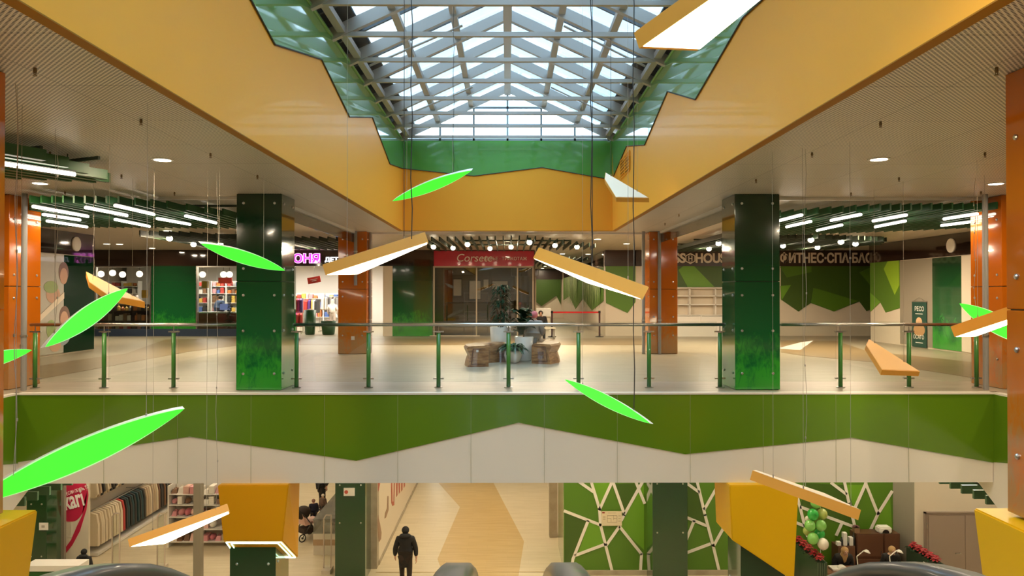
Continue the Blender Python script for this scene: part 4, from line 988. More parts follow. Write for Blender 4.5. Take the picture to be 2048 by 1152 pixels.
# ================================================================== PEOPLE
def sculpt(name, verts, edges, radii, m, parent, sub=1):
    me = bpy.data.meshes.new(name); me.from_pydata([Vector(v) for v in verts], edges, []); me.materials.append(m)
    o = bpy.data.objects.new(name, me); COL.objects.link(o); o.parent = parent
    md = o.modifiers.new('skin', 'SKIN'); md.use_smooth_shade = True
    sv = me.skin_vertices[0].data
    for i, r in enumerate(radii): sv[i].radius = r if isinstance(r, tuple) else (r, r)
    sv[0].use_root = True
    sd = o.modifiers.new('subd', 'SUBSURF'); sd.levels = sub; sd.render_levels = sub
    return o
def lerp(a, b, t): return tuple(a[i] + (b[i] - a[i]) * t for i in range(3))
def person(label, loc, rz, pose='stand', h=1.75, top=None, legs=None, hat=None, hair=M_HAIR, hood=False, long_hair=False, lean=0.0, arms=None):
    """figure faces +y before rotation"""
    k = h / 1.75; t = thing('person', label, 'person', loc, rz); t.scale = (k, k, k)
    top = top or M_CBLK; legs = legs or M_CBLK
    if pose == 'sit':
        hz = .50; hips = [(-.10, 0, hz), (.10, 0, hz)]; knees = [(-.13, .44, .50), (.13, .44, .50)]; ank = [(-.13, .46, .09), (.13, .46, .09)]
    elif pose == 'walk':
        hz = .93; hips = [(-.10, 0, hz), (.10, 0, hz)]; knees = [(-.11, .14, .50), (.11, -.02, .50)]; ank = [(-.11, .20, .09), (.11, -.24, .12)]
    else:
        hz = .93; hips = [(-.10, 0, hz), (.10, 0, hz)]; knees = [(-.11, .03, .50), (.11, .03, .50)]; ank = [(-.11, 0, .09), (.11, 0, .09)]
    pel = (0, 0, hz + .03); ls = lean
    def up(z, x=0, y=0): return (x, y + math.sin(ls) * z, hz + .03 + math.cos(ls) * z)
    waist, chest, neckb, neck = up(.16), up(.36), up(.50), up(.57); hd = up(.66, 0, .02); crown = up(.77, 0, .02); nose = up(.655, 0, .125)
    sh = [up(.47, -.18), up(.47, .18)]
    if arms is None:
        if pose == 'sit': el = [up(.22, -.25, .05), up(.22, .25, .05)]; wr = [up(.13, -.14, .28), up(.13, .14, .28)]
        elif pose == 'walk': el = [up(.20, -.27, -.05), up(.20, .27, .03)]; wr = [up(-.03, -.29, .08), up(-.03, .29, -.02)]
        else: el = [up(.20, -.26, -.02), up(.20, .26, -.02)]; wr = [up(-.03, -.27, .08), up(-.03, .27, .08)]
    else: el, wr = [up(.20, -.26, .05), up(.20, .26, .05)], [up(*a) for a in arms]
    V = [pel, waist, chest, neckb, neck, hd, crown, nose]; E = [(0, 1), (1, 2), (2, 3), (3, 4), (4, 5), (5, 6), (5, 7)]
    Rr = [(.14, .11), (.12, .09), (.15, .10), (.09, .08), .055, (.078, .09), (.06, .07), .012]
    for s in (0, 1):
        i = len(V); V += [sh[s], el[s], wr[s]]; Rr += [.06, .045, .028]; E += [(3, i), (i, i + 1), (i + 1, i + 2)]
        w_ = Vector(wr[s]); d = (w_ - Vector(el[s])).normalized(); sd = 1 if s else -1
        palm = w_ + d * .06; V.append(tuple(palm)); Rr.append((.034, .018)); E.append((i + 2, i + 3)); pi = i + 3
        inn = Vector((-sd, 0, 0)); fw = inn.cross(d).normalized()
        for q, (off, ln) in enumerate(((-.027, .062), (-.009, .075), (.009, .078), (.027, .070))):
            j = len(V); b = palm + fw * off + d * .02; V += [tuple(b + d * ln * .5 + inn * .006), tuple(b + d * ln + inn * .022)]; Rr += [.009, .007]; E += [(pi, j), (j, j + 1)]
        j = len(V); V += [tuple(w_ + d * .03 + fw * .045 + inn * .01), tuple(w_ + d * .065 + fw * .06 + inn * .02)]; Rr += [.011, .009]; E += [(pi, j), (j, j + 1)]
        i = len(V); toe = (ank[s][0] * 1.1, ank[s][1] + .15, .04); V += [hips[s], knees[s], ank[s], toe]; Rr += [.085, .055, .04, .03]; E += [(0, i), (i, i + 1), (i + 1, i + 2), (i + 2, i + 3)]
    sculpt('body', V, E, Rr, M_SKIN, t)
    # jacket
    hem = (0, 0, hz - .27) if pose != 'sit' else (0, .0, hz - .02)
    V = [pel, waist, chest, neckb, up(.54), hem]; Rr = [(.20, .16), (.18, .14), (.20, .145), (.13, .11), (.085, .08), (.20, .17)]; E = [(0, 1), (1, 2), (2, 3), (3, 4), (0, 5)]
    for s in (0, 1):
        i = len(V); V += [sh[s], el[s], lerp(el[s], wr[s], .92)]; Rr += [.095, .075, .055]; E += [(3, i), (i, i + 1), (i + 1, i + 2)]
    sculpt('jacket', V, E, Rr, top, t)
    V = [pel]; Rr = [(.155, .125)]; E = []
    for s in (0, 1):
        i = len(V); V += [hips[s], knees[s], ank[s]]; Rr += [.105, .075, .06]; E += [(0, i), (i, i + 1), (i + 1, i + 2)]
    sculpt('trousers', V, E, Rr, legs, t)
    for s in (0, 1):
        bm = bmesh.new(); a = ank[s]; ball(bm, (a[0] * 1.05, a[1] + .06, .05), .06, (.85, 2.1, .75)); link('shoe', bm, M_BLK, t, True)
    c = Vector(hd)
    for s in (-1, 1):
        bm = bmesh.new(); ball(bm, c + Vector((s * .032, .088, .012)), .010, seg=8); link('eye', bm, M_CBLK, t, True)
        bm = bmesh.new(); ball(bm, c + Vector((s * .082, .0, -.005)), .018, (.5, 1, 1.5), seg=8); link('ear', bm, M_SKIN, t, True)
    bm = bmesh.new(); ball(bm, c + Vector((0, .092, -.052)), .018, (1.4, .5, .35), seg=8); link('mouth', bm, mat('lips', (.45, .14, .12), .5), t, True)
    bm = bmesh.new(); ball(bm, c + Vector((0, -.022, .035)), .102, (1, 1.02, 1.02)); 
    if long_hair:
        ball(bm, c + Vector((0, -.06, -.13)), .10, (1.05, .65, 1.9))
    link('hair' if not hat else 'knit_hat', bm, hat or hair, t, True)
    if hood:
        bm = bmesh.new(); ball(bm, Vector(neckb) + Vector((0, -.07, .06)), .12, (1.35, .9, .62)); link('hood', bm, top, t, True)
    return t
p = UY(811, 1053, 19.0); 
person('person in black hooded winter jacket walking away down the ground floor corridor', (p.x, 19.0, G), 0, 'walk', h=p.z - G, legs=M_CBRN, hat=M_CBLK, hood=True)
person('person in black hood at the foot of the shoe shop panel, head and shoulders only', (UY(168, 1100, 18.6).x, 18.6, G), 0, 'stand', UY(168, 1098, 18.6).z - G, hat=M_CBLK, hood=True)
person('child in striped knit hat standing by the glass counter of the clothing shop', (UY(627, 1000, 24).x, 24, G), .6, 'stand', 1.0, top=mat('navy cloth', (.015, .02, .05), .8), hat=mat('striped knit', (.30, .16, .12), .9))
person('adult in dark coat leaning over the glass counter of the clothing shop', (UY(643, 1000, 26).x, 26, G), -.9, 'stand', 1.72, lean=.45, top=mat('dark brown coat', (.02, .012, .01), .7))
person('small child in white knit hat beside the glass counter', (UY(653, 1000, 24.9).x - .12, 24.9, G), 2.6, 'stand', .92, top=mat('brown cloth', (.12, .07, .05), .8), hat=M_CWHT)
person('person in black coat sitting behind the belt barrier', (UY(1081, 625, 27.2).x, 27.2, -.10), PI, 'sit', 1.50, lean=.25)
person('person in grey coat and pink knit hat sitting on the wooden bench, seen from behind', (UY(1066, 640, 18.3).x, 18.3, -.02), -.35, 'sit', 1.62, top=M_CGRY, legs=M_CGRY, hat=M_CPNK, lean=.15)
person('person in blue jacket standing at the checkout of the children shop', (UY(437, 600, 31).x, 31, 0), -.5, 'stand', 1.58, top=M_CBLU, lean=.2)
person('blond woman bent over the manicure table in the kiosk', (UY(1681, 1100, 19.0).x, 19.05, G + .06), PI, 'sit', 1.62, lean=.5, hair=M_BLOND, long_hair=True)
person('person in black seated at the right end of the manicure table', (UY(1778, 1100, 19.0).x, 19.05, G + .06), PI, 'sit', 1.55, lean=.35, hair=M_BLOND)

# ================================================================== UPPER FLOOR: PLANTS, BENCHES, BARRIER
def leaf_blade(bm, base, direction, L, wd, droop, fold=.25, seg=6):
    d = Vector(direction).normalized(); side = d.cross(Vector((0, 0, 1)))
    side = side.normalized() if side.length > .01 else Vector((1, 0, 0))
    prev = None
    for k in range(seg + 1):
        u = k / seg; c = Vector(base) + d * L * u + Vector((0, 0, -droop * u * u * L)); h = wd * math.sin(PI * min(1, .12 + u * .88)) ** .8 * .5 if k < seg else .002
        row = [bm.verts.new(c - side * h + Vector((0, 0, h * fold))), bm.verts.new(c), bm.verts.new(c + side * h + Vector((0, 0, h * fold)))]
        if prev:
            bm.faces.new((prev[0], prev[1], row[1], row[0])); bm.faces.new((prev[1], prev[2], row[2], row[1]))
        prev = row
rnd = random.Random(3)
px_ = UY(1001, 700, 18.3)
t = thing('potted_plant', 'tall dark leafy plant in a tall white tapered pot between the wooden benches', 'plant', (px_.x, 18.3, 0))
bm = bmesh.new(); lathe(bm, [(.20, 0), (.215, .02), (.265, .80), (.255, .81), (.235, .76)], n=32); link('pot', bm, M_POT, t, True)
bm = bmesh.new()
for j in range(3): tube(bm, ((j - 1) * .05, 0, .7), ((j - 1) * .10, .02 * j, 1.55), .018, .01)
link('stem', bm, mat('plant stem', (.10, .06, .03), .7), t)
bm = bmesh.new()
for k in range(170):
    z = .85 + 1.0 * rnd.random(); a = rnd.random() * 2 * PI; r = .05 + .06 * rnd.random()
    leaf_blade(bm, (r * math.cos(a), r * math.sin(a), z), (math.cos(a), math.sin(a), .5 + rnd.random() * .8), .20 + .12 * rnd.random(), .055, .9)
link('foliage', bm, M_LEAF, t)
px_ = UY(1048, 700, 18.0)
t = thing('potted_plant', 'broad leaved dark plant in a white pot behind the fern, at the right bench', 'plant', (px_.x, 18.0, 0))
bm = bmesh.new(); lathe(bm, [(.17, 0), (.18, .02), (.235, .58), (.22, .59), (.20, .55)], n=32); link('pot', bm, M_POT, t, True)
bm = bmesh.new(); tube(bm, (0, 0, .5), (-.05, 0, 1.0), .02, .012); link('stem', bm, mat('plant stem', (.10, .06, .03), .7), t)
bm = bmesh.new()
for k in range(38):
    z = .62 + .55 * rnd.random(); a = rnd.random() * 2 * PI
    leaf_blade(bm, (-.05 * z + .04 * math.cos(a), .04 * math.sin(a), z), (math.cos(a), math.sin(a), .7 + rnd.random()), .38, .24, .6)
link('foliage', bm, M_LEAF, t)
px_ = UY(1026, 720, 17.4)
t = thing('potted_plant', 'spreading fern in a low round white bowl in front of the taller pots', 'plant', (px_.x, 17.4, 0))
bm = bmesh.new(); lathe(bm, [(.10, 0), (.17, .05), (.215, .18), (.20, .28), (.17, .31), (.15, .29)], n=32); link('pot', bm, M_POT, t, True)
bm = bmesh.new()
for k in range(90):
    a = rnd.random() * 2 * PI; el_ = .6 + 1.6 * rnd.random()
    leaf_blade(bm, (.05 * math.cos(a), .05 * math.sin(a), .30), (math.cos(a), math.sin(a), el_), .40 + .12 * rnd.random(), .085, .62 + .25 * rnd.random(), seg=8)
link('foliage', bm, M_LEAF2, t)

def bench(label, path, flip, loc):
    t = thing('wooden_bench', label, 'bench', loc)
    prof = [(-.22, 0), (-.20, .12), (-.16, .24), (-.22, .36), (-.24, .42), (-.20, .46), (.18, .47), (.24, .44), (.25, .38), (.25, 0)]
    if flip: prof = [(-a, b) for a, b in prof][::-1]
    bm = bmesh.new(); sweep(bm, path, prof)
    link('seat_body', bm, M_WOOD, t, False)
    p0, p1 = Vector(path[0]), Vector(path[1]); d = (p1 - p0).normalized(); r = d.cross(Vector((0, 0, 1)))
    bm = bmesh.new(); c = p0 - d * .006 + Vector((0, 0, .23))
    q = [(-.14, -.17), (.18, -.17), (.18, .17), (-.10, .17)]
    if flip: q = [(-a, b) for a, b in q]
    for a, b in zip(q, q[1:] + q[:1]): bar(bm, c + r * a[0] + Vector((0, 0, a[1])), c + r * b[0] + Vector((0, 0, b[1])), .02, .02)
    link('end_carving', bm, mat('dark groove', (.16, .07, .03), .6), t)
    bm = bmesh.new()
    if not flip: box(bm, c.x - .03, c.x + .02, c.y - .02, c.y - .004, .33, .38)
    else:
        for dx, dz in ((-.09, 0), (.0, 0), (-.09, -.09), (0, -.09)): box(bm, c.x + dx - .0, c.x + dx + .07, c.y - .016, c.y - .002, .22 + dz, .29 + dz)
    link('end_plate', bm, M_WHT if not flip else mat('dark groove', (.16, .07, .03), .6), t)
    return t
b0 = UZ(957, 734, 0); P = [Vector((b0.x + .02, b0.y + .05, 0))]
def arc_path(x0, y0, pts): return [Vector((x0 + a, y0 + b, 0)) for a, b in pts]
bench('carved wooden wave bench left of the white plant pots, curving back behind them', [Vector((a, b, 0)) for a, b in ((0, 0), (-.06, .25), (-.10, .5), (-.08, .8), (.05, 1.1), (.28, 1.35), (.48, 1.5))], False, (b0.x - .02, b0.y, 0))
b1 = UZ(1078, 728, 0)
bench('carved wooden wave bench right of the white plant pots, with square carving on its end', [Vector((a, b, 0)) for a, b in ((0, 0), (.10, .22), (.22, .45), (.26, .7), (.22, .95), (.08, 1.2))], True, (b1.x + .06, b1.y, 0))

# belt barrier
def stanchion(px, lb):
    p = UZ(px, 674, 0); t = thing('belt_stanchion', lb, 'barrier post', (p.x, p.y, 0))
    bm = bmesh.new(); lathe(bm, [(.16, 0), (.16, .02), (.05, .045)], n=24); link('base', bm, M_BLK, t)
    bm = bmesh.new(); tube(bm, (0, 0, .03), (0, 0, .92), .033, n=12); link('post', bm, mat('dark red brown post', (.05, .012, .012), .4), t)
    bm = bmesh.new(); tube(bm, (0, 0, .90), (0, 0, .99), .045, n=12); link('belt_head', bm, M_BLK, t)
    return p
pa = stanchion(1104, 'dark belt barrier post at left, beside the seated person in black'); pb = stanchion(1199, 'dark belt barrier post at right, before the fringe wall')
bm = bmesh.new(); box(bm, pa.x + .045, pb.x - .045, pa.y - .004, pa.y + .004, .90, .96); tag(link('barrier_belt', bm, M_CRED), 'red retractable belt stretched between the two dark barrier posts', 'belt')
# bags on floor near barrier, white board behind
p = UZ(1081, 672, 0); t = thing('low_table', 'low pale table under the seated person in black', 'table', (p.x + .1, 26.6, 0))
bm = bmesh.new(); box(bm, -.35, .35, -.2, .2, .38, .42); link('table_top', bm, M_WALL, t)
for sx in (-.3, .3):
    for sy in (-.15, .15):
        bm = bmesh.new(); tube(bm, (sx, sy, 0), (sx, sy, .38), .018); link('leg', bm, M_STEEL, t)
a = UY(1067, 617, 33); b = UY(1102, 633, 33)
t = thing('counter', 'pale box counter standing in the corridor mouth behind the seated person', 'counter', ((a.x + b.x) / 2, 33.3, 0))
bm = bmesh.new(); box(bm, -(b.x - a.x) / 2, (b.x - a.x) / 2, -.3, .3, b.z, a.z); link('top_case', bm, M_WHT, t)
bm = bmesh.new(); box(bm, -(b.x - a.x) / 2 + .05, (b.x - a.x) / 2 - .05, -.25, .25, 0, b.z); link('base', bm, M_WALL, t)

# ================================================================== CHILDREN SHOP (upper left)
RX0, RX1 = -19.5, xat(766) - .02
M_SHW = mat('bright shop wall', (.80, .76, .70), .5)
bm = bmesh.new(); box(bm, RX0, RX1 + .3, 38, 38.1, 0, H); box(bm, RX1, RX1 + .1, YW + .3, 38, 0, H); struct('wall_shop_back', bm, M_SHW)
for k, (x, y) in enumerate(((-15, 31), (-12.6, 31), (-10.4, 31), (-8, 31), (-6, 31.5), (-14, 35), (-11.5, 35), (-9, 35), (-6.5, 35))):
    t = thing('shop_light_strip', 'white light strip hung under the children shop ceiling', 'ceiling light', (x, y, 3.0), 0, 'light strips in the children shop')
    bm = bmesh.new(); box(bm, -.7, .7, -.04, .04, -.02, 0); link('diffuser', bm, M_TUBE, t)
    bm = bmesh.new(); box(bm, -.7, .7, -.05, .05, 0, .03); tube(bm, (-.5, 0, .03), (-.5, 0, .31), .006); tube(bm, (.5, 0, .03), (.5, 0, .31), .006); link('housing', bm, M_WHT, t)
    area_light('lamp_glow', (0, 0, -.05), 75, 1.4, t, sizey=.1, col=(1, .93, .82))
for px, py, lb in ((190, 548, 'leftmost'), (202, 548, 'second'), (225, 546, 'third'), (245, 549, 'fourth'), (279, 548, 'fifth, right end of left window'), (405, 549, 'sixth, left edge of checkout window'), (447, 549, 'seventh, in the checkout window'), (459, 549, 'eighth, at the left green column')):
    p = UY(px, py, 30.2)
    t = thing('globe_lamp', 'round white globe lamp in children shop, ' + lb, 'pendant lamp', p)
    bm = bmesh.new(); ball(bm, (0, 0, 0), .13); link('globe', bm, mat('globe glow', (1, 1, 1), .4, emit=(1, .85, .62), es=2.2), t, True)
    bm = bmesh.new(); tube(bm, (0, 0, .12), (0, 0, H - p.z - .004), .008); link('cord', bm, M_BLK, t)
# goods prototypes (meshes only, made once)
def good_mesh(kind):
    bm = bmesh.new()
    if kind == 'box': box(bm, -.5, .5, -.5, .5, 0, 1); bmesh.ops.bevel(bm, geom=bm.edges[:], offset=.05, segments=1, affect='EDGES')
    elif kind == 'soft': ball(bm, (0, 0, .5), .5, (1, 1, 1)); bmesh.ops.scale(bm, vec=(1.1, 1, 1), verts=bm.verts)
    elif kind == 'bag':
        prism(bm, [(-.5, -.4, 0), (.5, -.4, 0), (.38, -.2, .7), (-.38, -.2, .7)], (0, .6, 0))
        pts = [Vector((.25 * math.cos(a * PI / 8), 0, .68 + .3 * math.sin(a * PI / 8))) for a in range(9)]
        for a, b in zip(pts, pts[1:]): tube(bm, a, b, .04, n=6)
    elif kind == 'stack':
        for k in range(4): box(bm, -.5 + .03 * (k % 2), .5 - .02 * k, -.5, .45, k * .25, k * .25 + .22)
    elif kind == 'bottle': lathe(bm, [(.35, 0), (.4, .05), (.4, .6), (.15, .8), (.15, 1)], n=12)
    me = bpy.data.meshes.new('goods_' + kind); bmesh.ops.recalc_face_normals(bm, faces=bm.faces); bm.to_mesh(me); bm.free(); me.materials.append(M_WHT); return me
GM = {k: good_mesh(k) for k in ('box', 'soft', 'bag', 'stack', 'bottle')}
GN = {'box': 'product_box', 'soft': 'soft_toy', 'bag': 'handbag', 'stack': 'folded_stack', 'bottle': 'bottle'}
def colr(n_, c): return mat('goods ' + n_, c, .5)
PAL_KID = [colr('white', (.75, .70, .62)), colr('red', (.50, .05, .04)), colr('pink', (.65, .28, .30)), colr('blue', (.08, .15, .40)), colr('yellow', (.70, .45, .08)), colr('brown', (.20, .10, .05)), colr('black', (.03, .03, .03)), colr('beige', (.50, .38, .25)), colr('orange', (.60, .18, .04))]
PAL_BABY = [PAL_KID[0], PAL_KID[2], colr('blush', (.72, .45, .38)), PAL_KID[0], PAL_KID[7], colr('rose', (.55, .16, .2)), PAL_KID[5]]
def place_good(kind, loc, dims, m, label, group, rz=0):
    o = bpy.data.objects.new(GN[kind], GM[kind]); COL.objects.link(o); o.location = loc; o.scale = dims; o.rotation_euler = (0, 0, rz)
    o.material_slots[0].link = 'OBJECT'; o.material_slots[0].material = m
    return tag(o, label, 'bag' if kind == 'bag' else 'product', group)
def shelf_unit(name_lb, x, y, w_, hts, depth, rz, pal, glabel, group, kinds=('box',), step=.22, fill=.9, gh=None, frame_m=None, z0=0, seed=1):
    rn = random.Random(seed); t = thing('shelf_unit', name_lb, 'shelving', (x, y, z0), rz); fm = frame_m or M_WHT
    top = max(hts) + .25
    for sx in (-1, 1):
        bm = bmesh.new(); box(bm, sx * w_ / 2 - .02, sx * w_ / 2 + .02, -depth / 2, depth / 2, 0, top); link('upright', bm, fm, t)
    bm = bmesh.new(); box(bm, -w_ / 2, w_ / 2, depth / 2 - .02, depth / 2, .05, top); link('back_panel', bm, fm, t)
    cr, sr = math.cos(rz), math.sin(rz)
    for i, z in enumerate(hts):
        bm = bmesh.new(); box(bm, -w_ / 2 + .02, w_ / 2 - .02, -depth / 2, depth / 2 - .02, z - .025, z); link('shelf', bm, fm, t)
        u = -w_ / 2 + .04 + step / 2
        gap = (hts[i + 1] - z - .05) if i + 1 < len(hts) else .26
        while u < w_ / 2 - step / 2:
            if rn.random() < fill:
                hh = gap * (.5 + .45 * rn.random()); kd = rn.choice(kinds); dw = step * (.75 + .2 * rn.random())
                if kd == 'soft': hh = min(hh, dw * 1.2)
                lx, ly = u, -depth * .08
                place_good(kd, (x + lx * cr - ly * sr, y + lx * sr + ly * cr, z0 + z), (dw, depth * .7, hh), rn.choice(pal), glabel, group, rz)
            u += step
    return t
for k, (px, lb) in enumerate(((212, 'left'), (250, 'middle'), (286, 'right'))):
    x = UY(px, 640, 30.0).x
    shelf_unit('low dark display rack of children goods inside the left shop window, %s one' % lb, x, 30.0, .72, [.15, .55, .95], .4, 0, PAL_KID, 'small colourful package on the low racks behind the left shop window', 'packages in the left shop window', ('box', 'box', 'bottle'), .16, .95, frame_m=M_DARK2, seed=k)
for k, px in enumerate((200, 232, 264)):
    x = UY(px, 600, 36).x
    shelf_unit('tall white back shelving seen through the left shop window, number %s from left' % ('one', 'two', 'three')[k], x, 36, .74, [.3, .75, 1.2, 1.65, 2.0], .4, 0, PAL_KID, 'small colourful item on the tall back shelves seen through the left shop window', 'items on the left back shelves', ('box', 'soft', 'stack'), .2, .85, seed=10 + k)
for k, px in enumerate((405, 440, 470)):
    x = UY(px, 600, 36).x
    shelf_unit('tall white shelving at the back of the checkout area, %s one' % ('left', 'middle', 'right')[k], x, 36, .70, [.3, .75, 1.2, 1.65, 2.0], .4, 0, PAL_KID, 'small item on the tall shelves behind the checkout', 'items behind the checkout', ('box', 'box', 'stack'), .19, .9, seed=20 + k)
# checkout
p = UY(447, 640, 29.9)
t = thing('checkout_counter', 'checkout counter with red front in the right window of the children shop', 'counter', (p.x, 29.9, 0))
bm = bmesh.new(); box(bm, -.9, .9, -.3, .3, 0, .85); link('counter_body', bm, mat('red brown counter', (.25, .04, .03), .4), t)
bm = bmesh.new(); box(bm, -.95, .95, -.35, .35, .85, .90); link('counter_top', bm, M_WHT, t)
tag(link('monitor_screen', B(UY(450, 615, 29.8).x - .2, UY(450, 615, 29.8).x + .2, 29.78, 29.82, .98, 1.22), mat('blue screen', (.1, .12, .3), .3, emit=(.25, .3, .6), es=.5)), 'small bluish checkout screen beside the person in blue', 'screen')
p = UY(450, 561, 30.8)
bm = bmesh.new(); box(bm, -.28, .28, 0, .03, -.12, .12); o = link('hanging_sign', bm, mat('red hanging sign', (.55, .03, .02), .4)); o.location = p; tag(o, 'red rectangular hanging sign over the checkout', 'sign')
bm = bmesh.new(); box(bm, -.14, .14, 0, .03, -.14, .14); o = link('hanging_sign', bm, mat('yellow hanging sign', (.7, .42, .05), .4)); o.location = UY(410, 569, 30.2); tag(o, 'yellow square price sign in the checkout window', 'sign')
bm = bmesh.new(); box(bm, -.12, .12, 0, .03, -.16, .16); o = link('hanging_sign', bm, mat('yellow hanging sign', (.7, .42, .05), .4)); o.location = UY(289, 588, 30.4); tag(o, 'yellow price sign at the right edge of the left shop window', 'sign')
# mannequins
def mannequin(px, Y, h, m, lb):
    x = UY(px, 600, Y).x; t = thing('mannequin', lb, 'mannequin', (x, Y, 0)); k = h / 1.2
    V = [(0, 0, .60), (0, 0, .75), (0, 0, .92), (0, 0, 1.0), (0, 0, 1.10), (0, 0, 1.17), (-.13, 0, .92), (-.17, 0, .74), (-.16, .04, .6), (.13, 0, .92), (.17, 0, .74), (.16, .04, .6), (-.06, 0, .55), (-.07, 0, .3), (-.07, 0, .05), (.06, 0, .55), (.07, 0, .3), (.07, 0, .05)]
    V = [(a * k, b * k, c * k) for a, b, c in V]
    E = [(0, 1), (1, 2), (2, 3), (3, 4), (4, 5), (2, 6), (6, 7), (7, 8), (2, 9), (9, 10), (10, 11), (0, 12), (12, 13), (13, 14), (0, 15), (15, 16), (16, 17)]
    R_ = [.10, .09, .10, .04, .07, .05, .045, .035, .025, .045, .035, .025, .06, .045, .03, .06, .045, .03]
    sculpt('body', V, E, [r * k for r in R_], mat('mannequin skin', (.6, .5, .42), .4), t)
    sculpt('clothes', [V[i] for i in (0, 1, 2, 6, 7, 9, 10)], [(0, 1), (1, 2), (2, 3), (3, 4), (2, 5), (5, 6)], [.125 * k, .11 * k, .12 * k, .06 * k, .05 * k, .06 * k, .05 * k], m, t)
mannequin(274, 31.2, 1.62, M_CBLK, 'dark dressed child mannequin in the left shop window')
mannequin(263, 32.0, 1.5, M_CBRN, 'shorter brown dressed mannequin in the left shop window')
mannequin(665, 32.2, 1.45, M_CWHT, 'pale dressed mannequin inside the open shop entrance')
# entrance: clothes rails, sign, tubs
p = UY(628, 560, 31)
t = thing('hanging_sign', 'tilted red info sign inside the open shop entrance under the pink letters', 'sign', p)
bm = bmesh.new(); box(bm, -.27, .27, 0, .03, -.13, .13); o = link('board', bm, mat('red hanging sign', (.55, .03, .02), .4), t); o.rotation_euler = (0, -.18, 0)
bm = bmesh.new(); box(bm, -.15, .15, -.004, 0, .02, .04); box(bm, -.1, .1, -.004, 0, -.04, -.02); o = link('caption_line', bm, M_LETW, t); o.rotation_euler = (0, -.18, 0)
bm = bmesh.new(); tube(bm, (0, .015, .1), (0, .015, H - p.z - .004), .008); link('rod', bm, M_STEEL, t)
for px, Y, hh, r, lb in ((620, 29.6, .98, .24, 'tall dark green tapered bin in the shop entrance'), (657, 29.6, .55, .30, 'wide dark green tub in the shop entrance beside the orange column')):
    p = UY(px, 660, Y); t = thing('display_bin', lb, 'bin', (p.x, Y, 0))
    bm = bmesh.new(); lathe(bm, [(r * .7, 0), (r * .8, .03), (r, hh), (r * .9, hh), (r * .85, hh - .1)], n=20); link('bin_body', bm, mat('dark green bin', (.01, .07, .02), .4), t, True)
    bm = bmesh.new(); lathe(bm, [(r * .86, hh - .09), (r * .5, hh + .02), (.02, hh + .05)], n=12); link('contents', bm, PAL_KID[5], t)
GAR = {}
def garment_mesh(kind):
    bm = bmesh.new()
    if kind == 'coat': prof = [(-.05, 0), (-.22, -.06), (-.27, -.35), (-.29, -1.0), (.29, -1.0), (.27, -.35), (.22, -.06), (.05, 0)]
    elif kind == 'jacket': prof = [(-.05, 0), (-.22, -.07), (-.28, -.5), (-.20, -.52), (-.20, -.62), (.20, -.62), (.20, -.52), (.28, -.5), (.22, -.07), (.05, 0)]
    else: prof = [(-.04, 0), (-.14, -.05), (-.16, -.45), (-.05, -.48), (.05, -.48), (.16, -.45), (.14, -.05), (.04, 0)]
    prism(bm, [(a, -.04, b) for a, b in prof], (0, .08, 0)); bmesh.ops.bevel(bm, geom=bm.edges[:], offset=.015, segments=1, affect='EDGES')
    for v in bm.verts: v.co.y *= 1 + .5 * min(1, -v.co.z)
    me = bpy.data.meshes.new(kind); bmesh.ops.recalc_face_normals(bm, faces=bm.faces); bm.to_mesh(me); bm.free(); me.materials.append(M_CBLK); return me
for k in ('coat', 'jacket', 'small'): GAR[k] = garment_mesh(k)
def garment(kind, loc, rz, m, label, group, s=1):
    o = bpy.data.objects.new({'small': 'small_garment'}.get(kind, kind), GAR[kind]); COL.objects.link(o); o.location = loc; o.rotation_euler = (0, 0, rz); o.scale = (s, s, s)
    o.material_slots[0].link = 'OBJECT'; o.material_slots[0].material = m; return tag(o, label, 'clothing', group)
gc = [colr('magenta', (.45, .03, .18)), colr('white', (.75, .70, .62)), colr('purple', (.12, .05, .25)), colr('red', (.50, .05, .04)), colr('grey', (.25, .24, .23)), colr('sky', (.2, .3, .5)), colr('yellow', (.70, .45, .08)), colr('black', (.03, .03, .03))]
rn = random.Random(5)
def rail(px0, px1, Y, zr, lb, glb, grp, cols, kind='small', st=.1, s=1.2):
    x0, x1 = UY(px0, 600, Y).x, UY(px1, 600, Y).x
    t = thing('clothes_rail', lb, 'clothes rail', ((x0 + x1) / 2, Y, 0)); L = x1 - x0
    bm = bmesh.new(); tube(bm, (-L / 2, 0, zr), (L / 2, 0, zr), .014); tube(bm, (-L / 2, 0, 0), (-L / 2, 0, zr), .014); tube(bm, (L / 2, 0, 0), (L / 2, 0, zr), .014)
    box(bm, -L / 2 - .02, -L / 2 + .02, -.25, .25, 0, .03); box(bm, L / 2 - .02, L / 2 + .02, -.25, .25, 0, .03); link('rail_frame', bm, M_STEEL, t)
    x = x0 + .06
    while x < x1 - .04: garment(kind, (x, Y, zr - .02), PI / 2 + rn.uniform(-.3, .3), rn.choice(cols), glb, grp, s); x += st
rail(590, 606, 30.5, 1.45, 'clothes rail at the left edge of the shop entrance', 'small magenta and purple childrens garment at the left of the shop entrance', 'magenta garments in the entrance', [gc[0], gc[2], gc[3], gc[1]])
rail(590, 606, 30.9, .85, 'low clothes rail at the left edge of the shop entrance', 'small red garment on the low rail at the left of the shop entrance', 'low garments in the entrance', [gc[0], gc[3]])
rail(608, 640, 31.8, 1.4, 'clothes rail in the middle of the shop entrance', 'small childrens garment in the middle of the shop entrance', 'middle garments in the entrance', gc)
rail(645, 690, 33.0, 1.5, 'clothes rail at the right of the shop entrance', 'small garment on the right rail of the shop entrance', 'right garments in the entrance', [gc[1], gc[4], gc[7], gc[6]])
